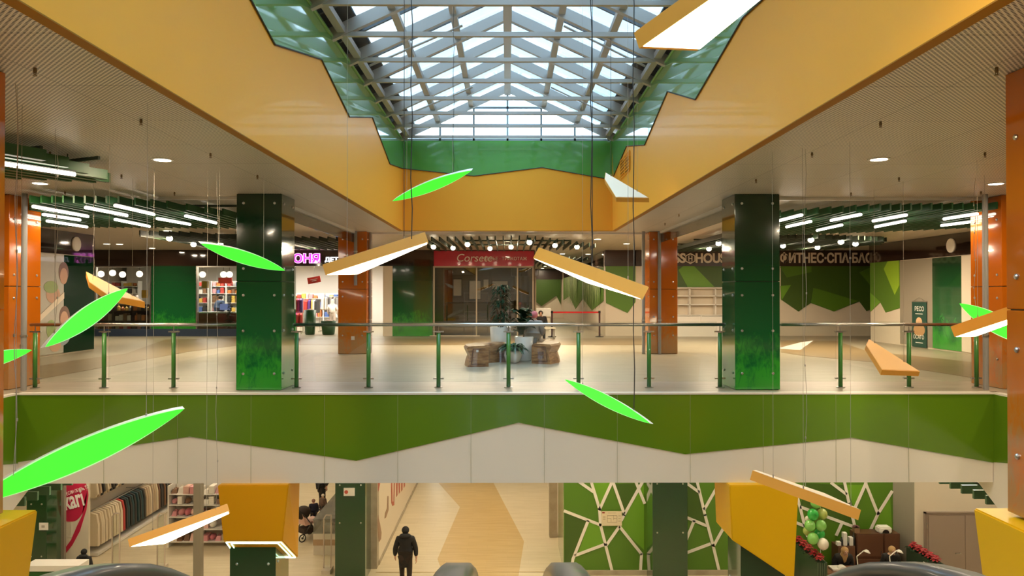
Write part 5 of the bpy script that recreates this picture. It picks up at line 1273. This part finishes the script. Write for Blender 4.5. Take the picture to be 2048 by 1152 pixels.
for k, px in enumerate((600, 632, 664)):
    shelf_unit('white shelving at the back of the shop entrance, %s one' % ('left', 'middle', 'right')[k], UY(px, 600, 36.5).x, 36.5, .75, [.5, .95, 1.4], .4, 0, PAL_KID, 'small item on the white shelves at the back of the shop entrance', 'items at the back of the entrance', ('box', 'stack'), .22, .85, seed=30 + k)
for k in range(3):
    x0 = UY(546 + 60 * k, 600, 37.9).x
# decorated small conifer at checkout
p = UY(476, 620, 29.7); t = thing('small_conifer', 'small dark conifer with lights in the checkout window beside the green column', 'plant', (p.x - .1, 29.05, 0))
bm = bmesh.new(); lathe(bm, [(.14, 0), (.17, .2), (.16, .2)], n=16); link('pot', bm, M_BLK, t)
bm = bmesh.new()
for k in range(220):
    z = .25 + 1.1 * rnd.random(); a = rnd.random() * 2 * PI; r = .34 * (1.35 - z)
    leaf_blade(bm, (0, 0, z), (math.cos(a), math.sin(a), .1), max(.08, r), .05, .3, seg=3)
link('foliage', bm, M_LEAF, t)

# corset room content (behind smoked glass)
for px, py, w_, h_, lb in ((915, 575, .45, .85, 'left'), (950, 580, .6, .95, 'second'), (972, 567, .3, .45, 'small third'), (1000, 570, .8, .45, 'wide fourth')):
    p = UY(px, py, 35.8); t = thing('wall_poster', 'pale framed poster on the back wall of the smoked glass shop, the %s one' % lb, 'poster', p)
    bm = bmesh.new(); box(bm, -w_ / 2, w_ / 2, 0, .04, -h_ / 2, h_ / 2); link('frame', bm, M_BLK, t)
    bm = bmesh.new(); box(bm, -w_ / 2 + .03, w_ / 2 - .03, -.006, 0, -h_ / 2 + .03, h_ / 2 - .03); link('print', bm, M_WHT, t)
for k, (px, Y) in enumerate(((952, 31.5), (1020, 32.5))):
    p = UY(px, 600, Y); t = thing('display_rack', 'thin metal display rack inside the smoked glass shop, the %s one' % ('left', 'right')[k], 'rack', (p.x, Y, 0))
    bm = bmesh.new()
    for sx in (-.5, .5): tube(bm, (sx, 0, 0), (sx, 0, 1.7), .018)
    link('upright', bm, M_STEEL, t)
    for z in (.4, .85, 1.3, 1.65):
        bm = bmesh.new(); box(bm, -.5, .5, -.15, .15, z, z + .025); link('shelf', bm, M_WALL, t)
p = UY(1050, 600, 33); t = thing('fitting_curtain', 'beige hanging curtain at the right side inside the smoked glass shop', 'curtain', (p.x, 33, 0))
bm = bmesh.new(); path = [(-.5 + k * .05, .05 * math.sin(k * 1.5), 0) for k in range(21)]
a = [bm.verts.new(Vector(q) + Vector((0, 0, .1))) for q in path]; b = [bm.verts.new(Vector(q) + Vector((0, 0, 2.4))) for q in path]
for i in range(20): bm.faces.new((a[i], a[i + 1], b[i + 1], b[i]))
link('cloth', bm, mat('beige curtain', (.5, .42, .28), .8), t, True)
bm = bmesh.new(); tube(bm, (-.6, 0, 2.42), (.6, 0, 2.42), .015); tube(bm, (-.6, 0, 2.42), (-.6, 0, H - .004), .01); tube(bm, (.6, 0, 2.42), (.6, 0, H - .004), .01); link('curtain_rail', bm, M_STEEL, t)
t = thing('corset_ceiling_lamp', 'ceiling lamp inside the smoked glass shop', 'ceiling light', (-1.0, 33, 3.2)); bm = bmesh.new(); box(bm, -.5, .5, -.1, .1, -.02, .105); link('diffuser', bm, M_DOWN, t); area_light('lamp_glow', (0, 0, -.05), 60, .9, t, sizey=.2)

# ================================================================== GROUND FLOOR
def gx(px, Y): return UY(px, 1050, Y).x
struct('wall_ground_back', B(-20, -3.6, 30, 30.2, G, FZ), M_SHW)
o = struct('wall_shop_left', B(-12.75, -12.6, 19.9, 30, G, FZ), M_SHW)
# shoe shop sign panel
xa, xb = gx(128, 19.6), gx(177, 19.6)
t = thing('shop_sign_panel', 'tall cream shop panel with crimson oval and slanted white kari lettering', 'sign', ((xa + xb) / 2, 19.6, G)); cx = (xa + xb) / 2
bm = bmesh.new(); box(bm, xa - cx, xb - cx, 0, .08, 0, FZ - G - .01); link('panel', bm, M_WALL, t)
M_KR = mat('crimson print', (.55, .02, .07), .4)
def pxl(px, py, dy=-.004): p = UY(px, py, 19.6); return Vector((p.x - cx, dy, p.z - G))
c1, rx_, rz_ = (140, 992), 33, 52
pts = []
for a in range(40):
    th_ = 2 * PI * a / 40; x_, y_ = 140 + 34 * math.cos(th_), 985 + 60 * math.sin(th_)
    if x_ >= 128.5: pts.append((x_, min(max(y_, 955), 1043)))
bm = bmesh.new(); prism(bm, [pxl(*q) for q in pts], (0, .003, 0)); link('oval_print', bm, M_KR, t)
bm = bmesh.new(); prism(bm, [pxl(*q) for q in ((176, 975), (177, 990), (173, 1020), (160, 1062), (145, 1090), (129, 1110), (129, 1098), (142, 1080), (155, 1050), (165, 1030), (167, 1010))], (0, .003, 0)); link('swoosh_print', bm, M_KR, t)
text('kari', .66, M_LETW, pxl(130.5, 1020, -.012), (PI / 2, -.26, 0), t, 'white_lettering', .003, sx=.55, bold=.014)
text('ЕСЛИ ОБУВЬ, ТО', .12, M_LETW, pxl(134, 991, -.012), (PI / 2, -.33, 0), t, 'small_lettering', .003, sx=.62)
struct('wall_pier_ground', B(gx(116, 19.5), gx(128, 19.5), 19.5, 19.7, G, FZ), M_GREYW)
t = thing('wall_notice', 'small white notice on the far left green ground floor column', 'notice', UY(87, 1053, 18.42)); bm = bmesh.new(); box(bm, -.11, .11, 0, .012, -.09, .09); link('sheet', bm, M_WHT, t); bm = bmesh.new(); box(bm, -.05, .03, -.003, 0, -.03, .03); link('print', bm, mat('grey print', (.4, .35, .3), .5), t)
t = thing('shop_front_post', 'grey metal post of the clothing shop front', 'post', (gx(397, 19.4), 19.4, G)); bm = bmesh.new(); box(bm, -.095, .095, -.1, .1, 0, FZ - G - .004); link('post', bm, M_GREYW, t); bm = bmesh.new(); box(bm, -.12, .12, -.12, .12, 0, .06); link('foot_plate', bm, M_STEEL, t)
# clothes wall
XG = -12.2
t = thing('garment_wall_rail', 'long white wall rack of the clothing shop with two hanging rails', 'clothes rail', (XG, 24.5, G))
bm = bmesh.new(); box(bm, -.4, -.36, -2.9, 2.9, 0, 2.6); link('back_panel', bm, M_WALL, t)
for z in (1.25, 2.25):
    bm = bmesh.new(); tube(bm, (0, -2.9, z), (0, 2.9, z), .018); 
    for y in (-2.8, 0, 2.8): tube(bm, (-.36, y, z), (0, y, z), .012)
    link('hanging_rail', bm, M_STEEL, t)
bm = bmesh.new(); box(bm, -.36, .32, -2.9, 2.9, .02, .10); link('base_shelf', bm, M_WHT, t)
cw, ck, cb = colr('cream fleece', (.72, .62, .46)), colr('black', (.03, .03, .03)), colr('beige', (.50, .38, .25))
def seq(y):
    if y < 23.1: return cw, 'cream fleece coat hanging at the near end of the clothing wall', 'cream coats on the clothing wall'
    if y < 23.3: return colr('red', (.50, .05, .04)), 'red coat hanging between cream and dark coats on the clothing wall', 'red coats on the clothing wall'
    if y < 24.6: return (ck if int(y * 10) % 3 else colr('teal', (.02, .06, .07))), 'dark coat hanging on the clothing wall past the red one', 'dark coats on the clothing wall'
    if y < 25.4: return (cb if int(y * 9) % 2 else cw), 'beige coat hanging in the farther half of the clothing wall', 'beige coats on the clothing wall'
    return (colr('brown', (.20, .10, .05)) if int(y * 9) % 2 else ck), 'brown or black coat at the far end of the clothing wall', 'far coats on the clothing wall'
y = 21.75
while y < 27.2:
    m, lb, gp = seq(y); garment('coat', (XG, y, G + 1.24), rn.uniform(-.15, .15), m, lb, gp, .98); y += .145
y = 21.75
while y < 27.2:
    m = (cw, cb, ck)[int(y * 5) % 3] if y < 24.2 else ck
    garment('jacket', (XG, y, G + 2.24), rn.uniform(-.2, .2), m, 'short jacket hanging on the upper rail of the clothing wall', 'jackets on the upper rail', .95); y += .17
# gondola with bags
shelf_unit('white gondola with pink and white bags in the clothing shop, left of the yellow capital', gx(418, 22.6), 22.6, 2.25, [.18, .55, .92, 1.28, 1.6], .5, 0, PAL_BABY, 'small pink or white bag or box on the gondola of the clothing shop', 'goods on the gondola', ('bag', 'bag', 'box', 'soft', 'stack'), .19, .95, z0=G, seed=41)
shelf_unit('second white gondola farther back in the clothing shop', gx(425, 26.5), 26.5, 1.7, [.4, .8, 1.2], .5, 0, PAL_BABY, 'small item on the farther gondola of the clothing shop', 'goods on the farther gondola', ('box', 'stack'), .24, .9, z0=G, seed=42)
shelf_unit('shelving with bright toys at the far end of the clothing wall', -11.95, 28.4, 1.2, [.3, .7, 1.1], .5, PI / 2, PAL_KID, 'bright toy on the end shelving of the clothing wall', 'toys at the end of the clothing wall', ('soft', 'box'), .26, .95, z0=G, seed=43)
for k, (px, Y) in enumerate(((232, 20.6), (322, 20.6), (655, 20.4))):
    x = gx(px, Y); t = thing('security_gate', 'clear anti theft gate at the clothing shop entrance, the %s one' % ('left', 'middle', 'right')[k], 'security gate', (x, Y, G))
    bm = bmesh.new(); pts = [Vector((-.10, 0, .1)), Vector((-.10, 0, 1.45)), Vector((-.04, 0, 1.55)), Vector((.10, 0, 1.55)), Vector((.10, 0, .1))]
    for a, b in zip(pts, pts[1:]): bar(bm, a, b, .03, .03, (0, 1, 0))
    link('gate_frame', bm, mat('clear plastic', (.62, .52, .42), .2), t)
    bm = bmesh.new(); box(bm, -.12, .12, -.2, .2, 0, .1); link('base', bm, M_WALL, t)
    bm = bmesh.new(); box(bm, -.085, .085, -.006, .006, .1, 1.5); link('pane', bm, M_GLASS, t)
# glass counter
t = thing('glass_counter', 'long glass display counter with white goods in the clothing shop beside the corridor', 'display counter', (-5.35, 23.4, G))
bm = bmesh.new(); box(bm, -.32, .32, -1.7, 1.9, 0, .62); link('cabinet_base', bm, M_WALL, t)
bm = bmesh.new(); box(bm, -.325, .325, -1.71, 1.9, .28, .45); link('wood_stripe', bm, mat('tan stripe', (.45, .30, .17), .5), t)
bm = bmesh.new(); box(bm, -.32, .32, -1.7, 1.9, .62, 1.02); link('glass_case', bm, M_SHOPG, t)
bm = bmesh.new(); box(bm, -.33, .33, -1.72, 1.92, 1.02, 1.04); link('counter_top', bm, M_SHOPG, t)
for k in range(8):
    place_good('box', (-5.35 + rn.uniform(-.1, .1), 21.95 + k * .42, G + .625), (.3, .25, .12 + .15 * rn.random()), PAL_KID[0], 'white item inside the glass display counter', 'white items in the glass counter', 0)
# stroller
p = UY(613, 1055, 23.2); t = thing('baby_stroller', 'dark baby stroller with pale lining beside the child in striped hat', 'stroller', (p.x, 23.2, G), 2.4)
for sx in (-.25, .25):
    for sy in (-.28, .3):
        bm = bmesh.new(); r = .11; pts = [Vector((sx, sy + r * math.cos(a * PI / 8), r + .012 + r * math.sin(a * PI / 8))) for a in range(16)]
        for a, b in zip(pts, pts[1:] + pts[:1]): tube(bm, a, b, .018, n=6)
        tube(bm, (sx - .02, sy, r + .012), (sx + .02, sy, r + .012), .03); link('wheel', bm, M_BLK, t)
    bm = bmesh.new(); tube(bm, (sx, -.28, .12), (sx, .18, .75), .014); tube(bm, (sx, .3, .12), (sx, -.05, .55), .014); tube(bm, (sx, .18, .75), (sx, .45, 1.02), .014); link('side_frame', bm, M_BLK, t)
bm = bmesh.new(); tube(bm, (-.25, .45, 1.02), (.25, .45, 1.02), .018); link('push_handle', bm, M_BLK, t)
bm = bmesh.new(); prism(bm, [(-.2, -.35, .5), (-.2, .15, .45), (-.2, .28, .85), (-.2, .22, .85), (-.2, .08, .55), (-.2, -.35, .58)], (.4, 0, 0)); link('seat', bm, colr('blush', (.72, .45, .38)), t)
bm = bmesh.new(); ball(bm, (0, .12, .82), .26, (.95, 1, .8)); bmesh.ops.bisect_plane(bm, geom=bm.verts[:] + bm.edges[:] + bm.faces[:], plane_co=(0, .02, .8), plane_no=(0, -1, -.6), clear_outer=True); link('hood', bm, M_CBRN, t, True)
bm = bmesh.new(); box(bm, -.2, .2, -.15, .2, .2, .36); link('basket', bm, M_CBRN, t)

# corridor left wall with lettering
XC = -3.62
o = struct('wall_corridor_left', B(XC - .3, XC, 20.9, 36, G, FZ), M_WALL)
struct('wall_corridor_left_end', B(XC - .32, XC + .0, 20.6, 20.9, G, FZ), M_CONC)
struct('baseboard_corridor', B(XC, XC + .02, 20.9, 36, G, G + .12), M_CONC)
def cdec(nm, pts, m, lb):
    bm = bmesh.new(); prism(bm, [UX(a, b, XC + .004) for a, b in pts], (.004, 0, 0)); tag(link(nm, bm, m), lb, 'wall graphic')
M_CR, M_CB = mat('red brown print', (.42, .10, .06), .5), mat('brown print', (.30, .18, .11), .5)
cdec('wall_graphic', [(756, 1030), (760, 1048), (763, 1065), (762, 1078), (758, 1084), (756, 1070), (755, 1050)], M_CB, 'long brown drop shaped print low on the corridor wall')
cdec('wall_graphic', [(775, 992), (777, 992), (777, 1020), (772, 1035), (769, 1037), (770, 1026), (774, 1016)], M_CB, 'brown hook shaped print on the corridor wall')
cdec('wall_graphic', [(756, 950), (759, 950), (760, 968), (757, 983), (756, 980)], M_CR, 'red rounded print at the near top of the corridor wall')
cdec('wall_graphic', [(782, 950), (784.5, 950), (785, 1003), (787, 1003), (788, 950), (790, 950), (788.5, 1010), (785, 1012), (782.5, 1006)], M_CR, 'tall red brown letter U on the corridor wall')
for k, q in enumerate(((792, 950, 990), (797, 950, 984), (802, 950, 979), (807, 950, 972))):
    cdec('wall_graphic', [(q[0], q[1]), (q[0] + 3.5, q[1]), (q[0] + 3, q[2]), (q[0] + .6, q[2] + 4)], M_CR, 'small red letter stroke high on the corridor wall, %s from the camera' % ('nearest', 'second', 'third', 'fourth')[k])
struct('wall_corridor_right_ground', B(1.6, 1.8, 22.4, 40, G, FZ), M_WALL)
struct('wall_ground_far', B(-3.6, 1.6, 38, 38.2, G, FZ), M_WALL)

# branch pattern wall
YV = 20.1; XV0, XV1 = gx(1128, YV), gx(1786, YV)
struct('wall_branch_pattern', B(XV0, XV1, YV, YV + .2, G, FZ), M_MG2)
struct('wall_branch_return', B(XV0, XV0 + .05, YV + .2, 22.4, G, FZ), mat('pale glossy green', (.22, .30, .08), .12, coat=.6))
struct('baseboard_branch_wall', B(XV0, XV1, YV - .03, YV, G, G + .14), M_CONC)
pan = S.objects['wall_branch_pattern']
def vpatch(pts, m): link('green_field', ppanel(pts, YV - .006, .008), m, pan)
for pts, m in (([(1129, 1024), (1176, 1042), (1148, 1116), (1140, 1141), (1129, 1141)], M_MG1), ([(1183, 966), (1224, 966), (1199, 1017)], M_MG3), ([(1226, 968), (1284, 966), (1248, 1026)], M_MG1), ([(1178, 1044), (1201, 1052), (1209, 1089), (1156, 1108)], M_MG3),
               ([(1248, 1030), (1288, 966), (1288, 1100), (1240, 1054)], M_MG3), ([(1358, 966), (1394, 966), (1410, 1048), (1357, 1028)], M_MG1), ([(1388, 1042), (1412, 1050), (1420, 1088), (1366, 1108)], M_MG2), ([(1601, 1014), (1610, 966), (1692, 970), (1707, 1050)], M_MG1), ([(1690, 970), (1730, 970), (1709, 1017)], M_MG3), ([(1757, 1026), (1780, 990), (1785, 1066), (1742, 1066)], M_MG3)):
    vpatch(pts, m)
strips = [[(1156, 962), (1186, 983)], [(1182, 962), (1199, 1018), (1201, 1050), (1224, 1141)], [(1224, 964), (1199, 1019)], [(1226, 964), (1248, 1026)], [(1286, 962), (1248, 1030), (1243, 1040)], [(1271, 962), (1289, 1006)], [(1129, 1022), (1201, 1050)],
          [(1176, 1042), (1146, 1118), (1142, 1141)], [(1150, 1111), (1209, 1089)], [(1238, 1054), (1213, 1090)], [(1240, 1054), (1283, 1108), (1281, 1141)],
          [(1370, 964), (1398, 984)], [(1394, 962), (1410, 1030), (1426, 1090), (1438, 1141)], [(1432, 978), (1409, 1018)], [(1352, 1026), (1412, 1051)], [(1388, 1042), (1360, 1110), (1357, 1141)], [(1364, 1109), (1420, 1088)], [(1448, 1054), (1427, 1092)],
          [(1590, 975), (1609, 1050), (1615, 1072)], [(1580, 1040), (1611, 1053)], [(1601, 1014), (1709, 1054)], [(1663, 966), (1692, 988)], [(1689, 964), (1698, 1007), (1709, 1050)], [(1732, 966), (1709, 1018)], [(1731, 966), (1756, 1028)], [(1784, 983), (1757, 1026), (1740, 1062)], [(1683, 1048), (1673, 1070)]]
for q in strips:
    P = [UY(a, b, YV - .014) for a, b in q]; bm = bmesh.new()
    for a, b in zip(P, P[1:]):
        d = (b - a).normalized(); bar(bm, a - d * .015, b + d * .015, .012, .075 if len(q) < 4 else .085, (0, 1, 0)) if False else bar(bm, a - d * .02, b + d * .02, .078, .012, (0, 1, 0))
    link('branch_strip', bm, M_WHITE, pan)
# plan board
t = thing('floor_plan_board', 'cream evacuation plan board with thin drawing on the branch pattern wall', 'plan board', UY(1223.5, 1037, YV - .05))
bm = bmesh.new(); box(bm, -.275, .275, 0, .02, -.195, .195); link('board', bm, mat('cream board', (.72, .62, .42), .5), t)
bm = bmesh.new(); M_LINE = mat('plan line', (.32, .25, .16), .6)
for a in ((-.12, -.10, .14, -.10), (-.12, .08, .14, .08), (-.12, -.10, -.12, .08), (.14, -.10, .14, .08), (-.02, -.1, -.02, .0), (.05, -.04, .05, .08), (-.12, .0, -.02, .0), (.05, .0, .14, .0), (-.24, .06, -.17, .06), (-.24, .02, -.17, .02), (-.24, -.02, -.17, -.02), (.18, .07, .24, .07), (.18, .0, .24, .0), (.18, -.07, .24, -.07), (-.1, .15, .12, .15)):
    bar(bm, (a[0], -.002, a[1]), (a[2] + .0001, -.002, a[3]), .008, .003, (0, 1, 0))
link('plan_drawing', bm, M_LINE, t)
bm = bmesh.new(); box(bm, -.26, -.19, -.004, 0, .14, .175); link('corner_mark', bm, mat('dark red', (.3, .03, .02), .5), t)
# grey return and door wall
xg = gx(1829, 19.5)
bm = bmesh.new(); prism(bm, [(XV1, YV + .0, G), (xg, 19.5, G), (xg, 19.6, G), (XV1, YV + .1, G)], (0, 0, FZ - G)); struct('wall_grey_return', bm, M_GREYW)
struct('wall_right_ground', B(xg, 20, 19.5, 19.7, G, FZ), M_WALL)
xa, xb = gx(1850, 19.5), gx(1975, 19.5); zt = UY(1900, 1026, 19.5).z
d = struct('door_1', B(xa, xb, 19.44, 19.5, G, zt), M_DOORG)
xm = gx(1927, 19.5)
bm = bmesh.new(); box(bm, xa - .04, xa, 19.42, 19.5, G, zt + .04); box(bm, xa - .04, xb, 19.42, 19.5, zt, zt + .04); link('door_frame', bm, mat('door frame', (.26, .20, .16), .4), d)
bm = bmesh.new(); box(bm, xa + .06, xm - .02, 19.425, 19.44, G + .05, zt - .05); link('door_leaf', bm, M_DOORG, d)
bm = bmesh.new(); box(bm, xm + .01, xb, 19.425, 19.44, G + .05, zt - .05); link('door_leaf', bm, M_DOORG, d)
hp = UY(1922, 1107, 19.4)
bm = bmesh.new(); tube(bm, hp, hp + Vector((-.14, 0, 0)), .012); tube(bm, hp, hp + Vector((0, .04, 0)), .014); tube(bm, hp + Vector((0, .03, -.12)), hp + Vector((0, .04, -.12)), .025); link('door_handle', bm, M_STEEL, d)
bm = bmesh.new(); hp = UY(1854, 1052, 19.42); tube(bm, hp + Vector((0, 0, -.08)), hp + Vector((0, 0, .08)), .015); link('hinge', bm, M_STEEL, d)

# lower slatted ceiling corners
for s, nm in ((-1, 'left'), (1, 'right')):
    xs = sorted((s * 8.6, s * 10.6)); t = thing('slatted_ceiling_raft', 'green slats hanging under the ground floor ceiling at the %s edge' % nm, 'ceiling raft', (sum(xs) / 2, 14.2, -2.1))
    bm = bmesh.new()
    for k in range(7):
        y = -1.2 + k * .36; bar(bm, (-.95, y, -.05 * k * 0), (.95, y, 0), .05, .16)
    link('slats', bm, mat('grey green slat', (.10, .20, .12), .4), t)
    bm = bmesh.new(); 
    for x in (-.6, .6): bar(bm, (x, -1.3, .1), (x, 1.1, .1), .03, .04); tube(bm, (x, -1, .1), (x, -1, .6), .008); tube(bm, (x, .9, .1), (x, .9, .6), .008)
    link('carrier_rail', bm, M_SLATB, t)

# nail kiosk
XK0, XK1 = 7.75, 10.42
def planter(x, y0, y1, lb, lbf, grp):
    t = thing('flower_planter', lb, 'planter', (x, (y0 + y1) / 2, G)); L = (y1 - y0) / 2
    bm = bmesh.new(); box(bm, -.12, .12, -L, L, 0, 1.05)
    link('planter_box', bm, M_PLANTER, t)
    bm = bmesh.new()
    for k in range(5): box(bm, -.125 + k * .055, -.105 + k * .055, -L - .012, -L, 0, 1.05)
    link('slat_front', bm, mat('planter slat', (.07, .10, .06), .4), t)
    bm = bmesh.new()
    for k in range(60):
        a = rnd.random() * 2 * PI; leaf_blade(bm, (rnd.uniform(-.08, .08), rnd.uniform(-L, L), 1.03), (math.cos(a), math.sin(a), 1.0), .17, .07, .8, seg=3)
    link('green_leaves', bm, M_LEAF, t)
    n = 10
    for k in range(n):
        f = thing('poinsettia', lbf, 'flower', (x + (.05 if k % 2 else -.05), y0 + (k + .5) * (y1 - y0) / n, G + 1.10), rnd.random(), grp)
        bm = bmesh.new()
        for ring, (cnt, L2, e) in enumerate(((7, .13, .15), (5, .09, .7))):
            for j in range(cnt):
                a = 2 * PI * j / cnt + ring * .4; leaf_blade(bm, (0, 0, .02 * ring + .03), (math.cos(a), math.sin(a), e), L2, .07, .3, seg=3)
        link('red_bracts', bm, M_POIN, f)
        bm = bmesh.new(); tube(bm, (0, 0, -.06), (0, 0, .04), .008); link('stem', bm, M_LEAF, f)
planter(7.70, 18.1, 19.75, 'dark green planter with red poinsettias on the left side of the nail kiosk', 'red poinsettia in the left kiosk planter', 'poinsettias in the left planter')
planter(10.50, 18.0, 19.25, 'dark green planter with red poinsettias on the right side of the nail kiosk', 'red poinsettia in the right kiosk planter', 'poinsettias in the right planter')
bm = bmesh.new(); box(bm, 10.367, 10.377, 18.25, 18.45, G + .72, G + .95); tag(link('white_notice', bm, M_WHT), 'small white notice on the inner side of the right kiosk planter', 'notice')
t = thing('manicure_table', 'long dark wooden manicure table at the front of the kiosk', 'table', (9.0, 18.45, G))
bm = bmesh.new(); box(bm, -1.15, 1.3, -.25, .25, .72, .76); link('table_top', bm, mat('table wood', (.22, .10, .05), .35), t)
for x in (-1.08, 0, 1.22):
    bm = bmesh.new(); box(bm, x - .02, x + .02, -.22, .22, 0, .72); link('table_side', bm, M_DWOOD, t)
for k, px in enumerate((1657, 1722, 1785)):
    p = UZ(px, 1124, G + .775); bm = bmesh.new(); box(bm, p.x - .14, p.x + .14, 18.33, 18.62, G + .762, G + .80); tag(link('towel', bm, M_WHT), 'folded white towel on the manicure table, %s one' % ('left', 'middle', 'right')[k], 'towel')
for k, px in enumerate((1675, 1743)):
    p = UZ(px, 1130, G + .775); t = thing('nail_dust_collector', 'white rounded nail lamp on the manicure table, %s one' % ('left', 'right')[k], 'nail lamp', (p.x, 18.33, G + .762))
    bm = bmesh.new(); pts = [(.12 * math.cos(a * PI / 8), -.0, .10 * math.sin(a * PI / 8)) for a in range(9)]; prism(bm, pts, (0, .18, 0)); bmesh.ops.bevel(bm, geom=bm.edges[:], offset=.006, segments=1, affect='EDGES'); link('shell', bm, M_WHT, t)
    bm = bmesh.new(); pts = [(.08 * math.cos(a * PI / 8), -.002, .06 * math.sin(a * PI / 8)) for a in range(9)]; prism(bm, pts, (0, .003, 0)); link('opening', bm, M_BLK, t)
for k, px in enumerate((1698, 1762)):
    p = UZ(px, 1122, G + .77); t = thing('desk_lamp', 'white jointed desk lamp on the manicure table, %s one' % ('left', 'right')[k], 'desk lamp', (p.x, 18.5, G + .762))
    bm = bmesh.new(); lathe(bm, [(.07, 0), (.07, .02), (.03, .03)], n=16); link('base', bm, M_WHT, t)
    bm = bmesh.new(); tube(bm, (0, 0, .02), (-.03, 0, .30), .013); link('lower_arm', bm, M_WHT, t)
    bm = bmesh.new(); tube(bm, (-.03, 0, .30), (.16, 0, .45), .013); link('upper_arm', bm, M_WHT, t)
    bm = bmesh.new(); lathe(bm, [(.03, .05), (.09, 0), (.085, -.005), (.01, .03)], n=18); o = link('lamp_shade', bm, M_WHT, t, True); o.location = (.22, 0, .41); o.rotation_euler = (0, .3, 0)
for k, (px0, px1, zt_, lb) in enumerate(((1669, 1704, .95, 'low dark brown cabinet with small equipment at the back left of the kiosk'), (1706, 1760, 1.28, 'tall dark brown cabinet with a flower pot at the back of the kiosk'), (1760, 1792, 1.28, 'tall dark brown cabinet with a printer at the back right of the kiosk'))):
    xa, xb = gx(px0, 19.75), gx(px1, 19.75); t = thing('cabinet', lb, 'cabinet', ((xa + xb) / 2, 19.75, G)); hw = (xb - xa) / 2 - .005
    bm = bmesh.new(); box(bm, -hw, hw, -.2, .2, 0, zt_); link('body', bm, M_DWOOD, t)
    for j in (0, 1):
        bm = bmesh.new(); box(bm, -hw + .02, hw - .02, -.215, -.2, .05 + j * zt_ * .5, zt_ * .5 * (j + 1) - .02); dd = link('door', bm, mat('brown door', (.13, .055, .03), .4), t)
        bm = bmesh.new(); tube(bm, (hw - .08, -.23, .1 + j * zt_ * .5), (hw - .08, -.23, .2 + j * zt_ * .5), .006); link('handle', bm, M_STEEL, dd)
for k in range(6):
    place_good(('box', 'bottle')[k % 2], (gx(1675 + 6 * k, 19.7), 19.65, G + .952), (.10, .12, .10 + .12 * (k % 3)), (M_WHT, PAL_KID[6])[k % 2], 'small salon bottle or box on the low kiosk cabinet', 'salon supplies on the low cabinet')
p = UY(1766, 1060, 19.7); t = thing('printer', 'white rounded printer on the tall kiosk cabinet', 'printer', (p.x, 19.68, G + 1.282))
bm = bmesh.new(); box(bm, -.17, .17, -.13, .13, 0, .17); bmesh.ops.bevel(bm, geom=bm.edges[:], offset=.03, segments=2, affect='EDGES'); link('body', bm, M_WHT, t)
bm = bmesh.new(); pts = [(.09 * math.cos(a * PI / 8), -.134, .02 + .09 * math.sin(a * PI / 8)) for a in range(9)]; prism(bm, pts, (0, .003, 0)); link('paper_slot', bm, M_BLK, t)
p = UY(1712, 1050, 19.7); t = thing('flower_pot', 'small brown flower pot with dark blossom on the tall kiosk cabinet', 'plant', (p.x, 19.7, G + 1.282))
bm = bmesh.new(); box(bm, -.07, .07, -.07, .07, 0, .12); link('pot', bm, mat('brown paper pot', (.25, .15, .08), .7), t)
bm = bmesh.new()
for k in range(24): a = rnd.random() * 2 * PI; leaf_blade(bm, (0, 0, .12), (math.cos(a), math.sin(a), .8 + rnd.random()), .16, .06, .6, seg=3)
link('foliage', bm, mat('dull red leaves', (.12, .04, .04), .7), t)
# balloons
for k, (px, py, r, c, D) in enumerate(((1632, 1005, 11, 'g2', 18.7), (1626, 1029, 11, 'g1', 18.6), (1644, 1028, 10.5, 'y', 18.7), (1620, 1051, 10.5, 'g2', 18.6), (1642, 1051, 10.5, 'g2', 18.55), (1614, 1062, 8, 'y', 18.8), (1639, 1068, 10.5, 'g1', 18.7), (1626, 1077, 11, 'g2', 18.5), (1646, 1088, 11, 'w', 18.45), (1616, 1038, 6, 'w', 18.85))):
    cm = {'g1': mat('green balloon', (.03, .42, .06), .25, coat=.4), 'g2': mat('light green balloon', (.22, .55, .12), .25, coat=.4), 'y': mat('olive yellow balloon', (.42, .48, .12), .25, coat=.4), 'w': mat('white balloon', (.75, .68, .58), .25, coat=.4)}[c]
    p = UY(px, py, D); rr = r * D / F
    t = thing('balloon', {'g1': 'dark green', 'g2': 'light green', 'y': 'olive yellow', 'w': 'white'}[c] + ' balloon of the kiosk balloon cluster, ' + ('topmost', 'second row left', 'second row right', 'third row left', 'third row right', 'left edge lower', 'fourth row right', 'lowest green', 'lowest, at the table', 'small, half hidden at left')[k], 'balloon', p)
    bm = bmesh.new(); ball(bm, (0, 0, 0), rr, (1, 1, 1.08), seg=20); link('envelope', bm, cm, t, True)
    bm = bmesh.new(); lathe(bm, [(.004, -rr * 1.06), (.014, -rr * 1.2)], n=8); link('knot', bm, cm, t)
p = UY(1634, 1100, 18.65); t = thing('balloon_stand', 'thin pole holding the balloon cluster up from the kiosk floor', 'stand', (p.x + .12, 18.72, G))
bm = bmesh.new(); tube(bm, (0, 0, 0), (0, 0, 2.4), .008); link('pole', bm, M_WHT, t); bm = bmesh.new(); lathe(bm, [(.12, 0), (.12, .02)], n=20); link('base', bm, M_WHT, t)
# white-topped counter lower left
t = thing('reception_counter', 'green counter with white ledge at the lower left, behind the escalator rail', 'counter', (UY(110, 1138, 17.6).x, 17.8, G))
zz_ = UY(110, 1132, 17.6).z - G
bm = bmesh.new(); box(bm, -.75, .55, -.2, .25, zz_ - .13, zz_); link('ledge', bm, M_WHT, t); bm = bmesh.new(); box(bm, -.7, .5, -.15, .2, 0, zz_ - .13); link('counter_body', bm, mat('counter green', (.02, .12, .02), .4), t)
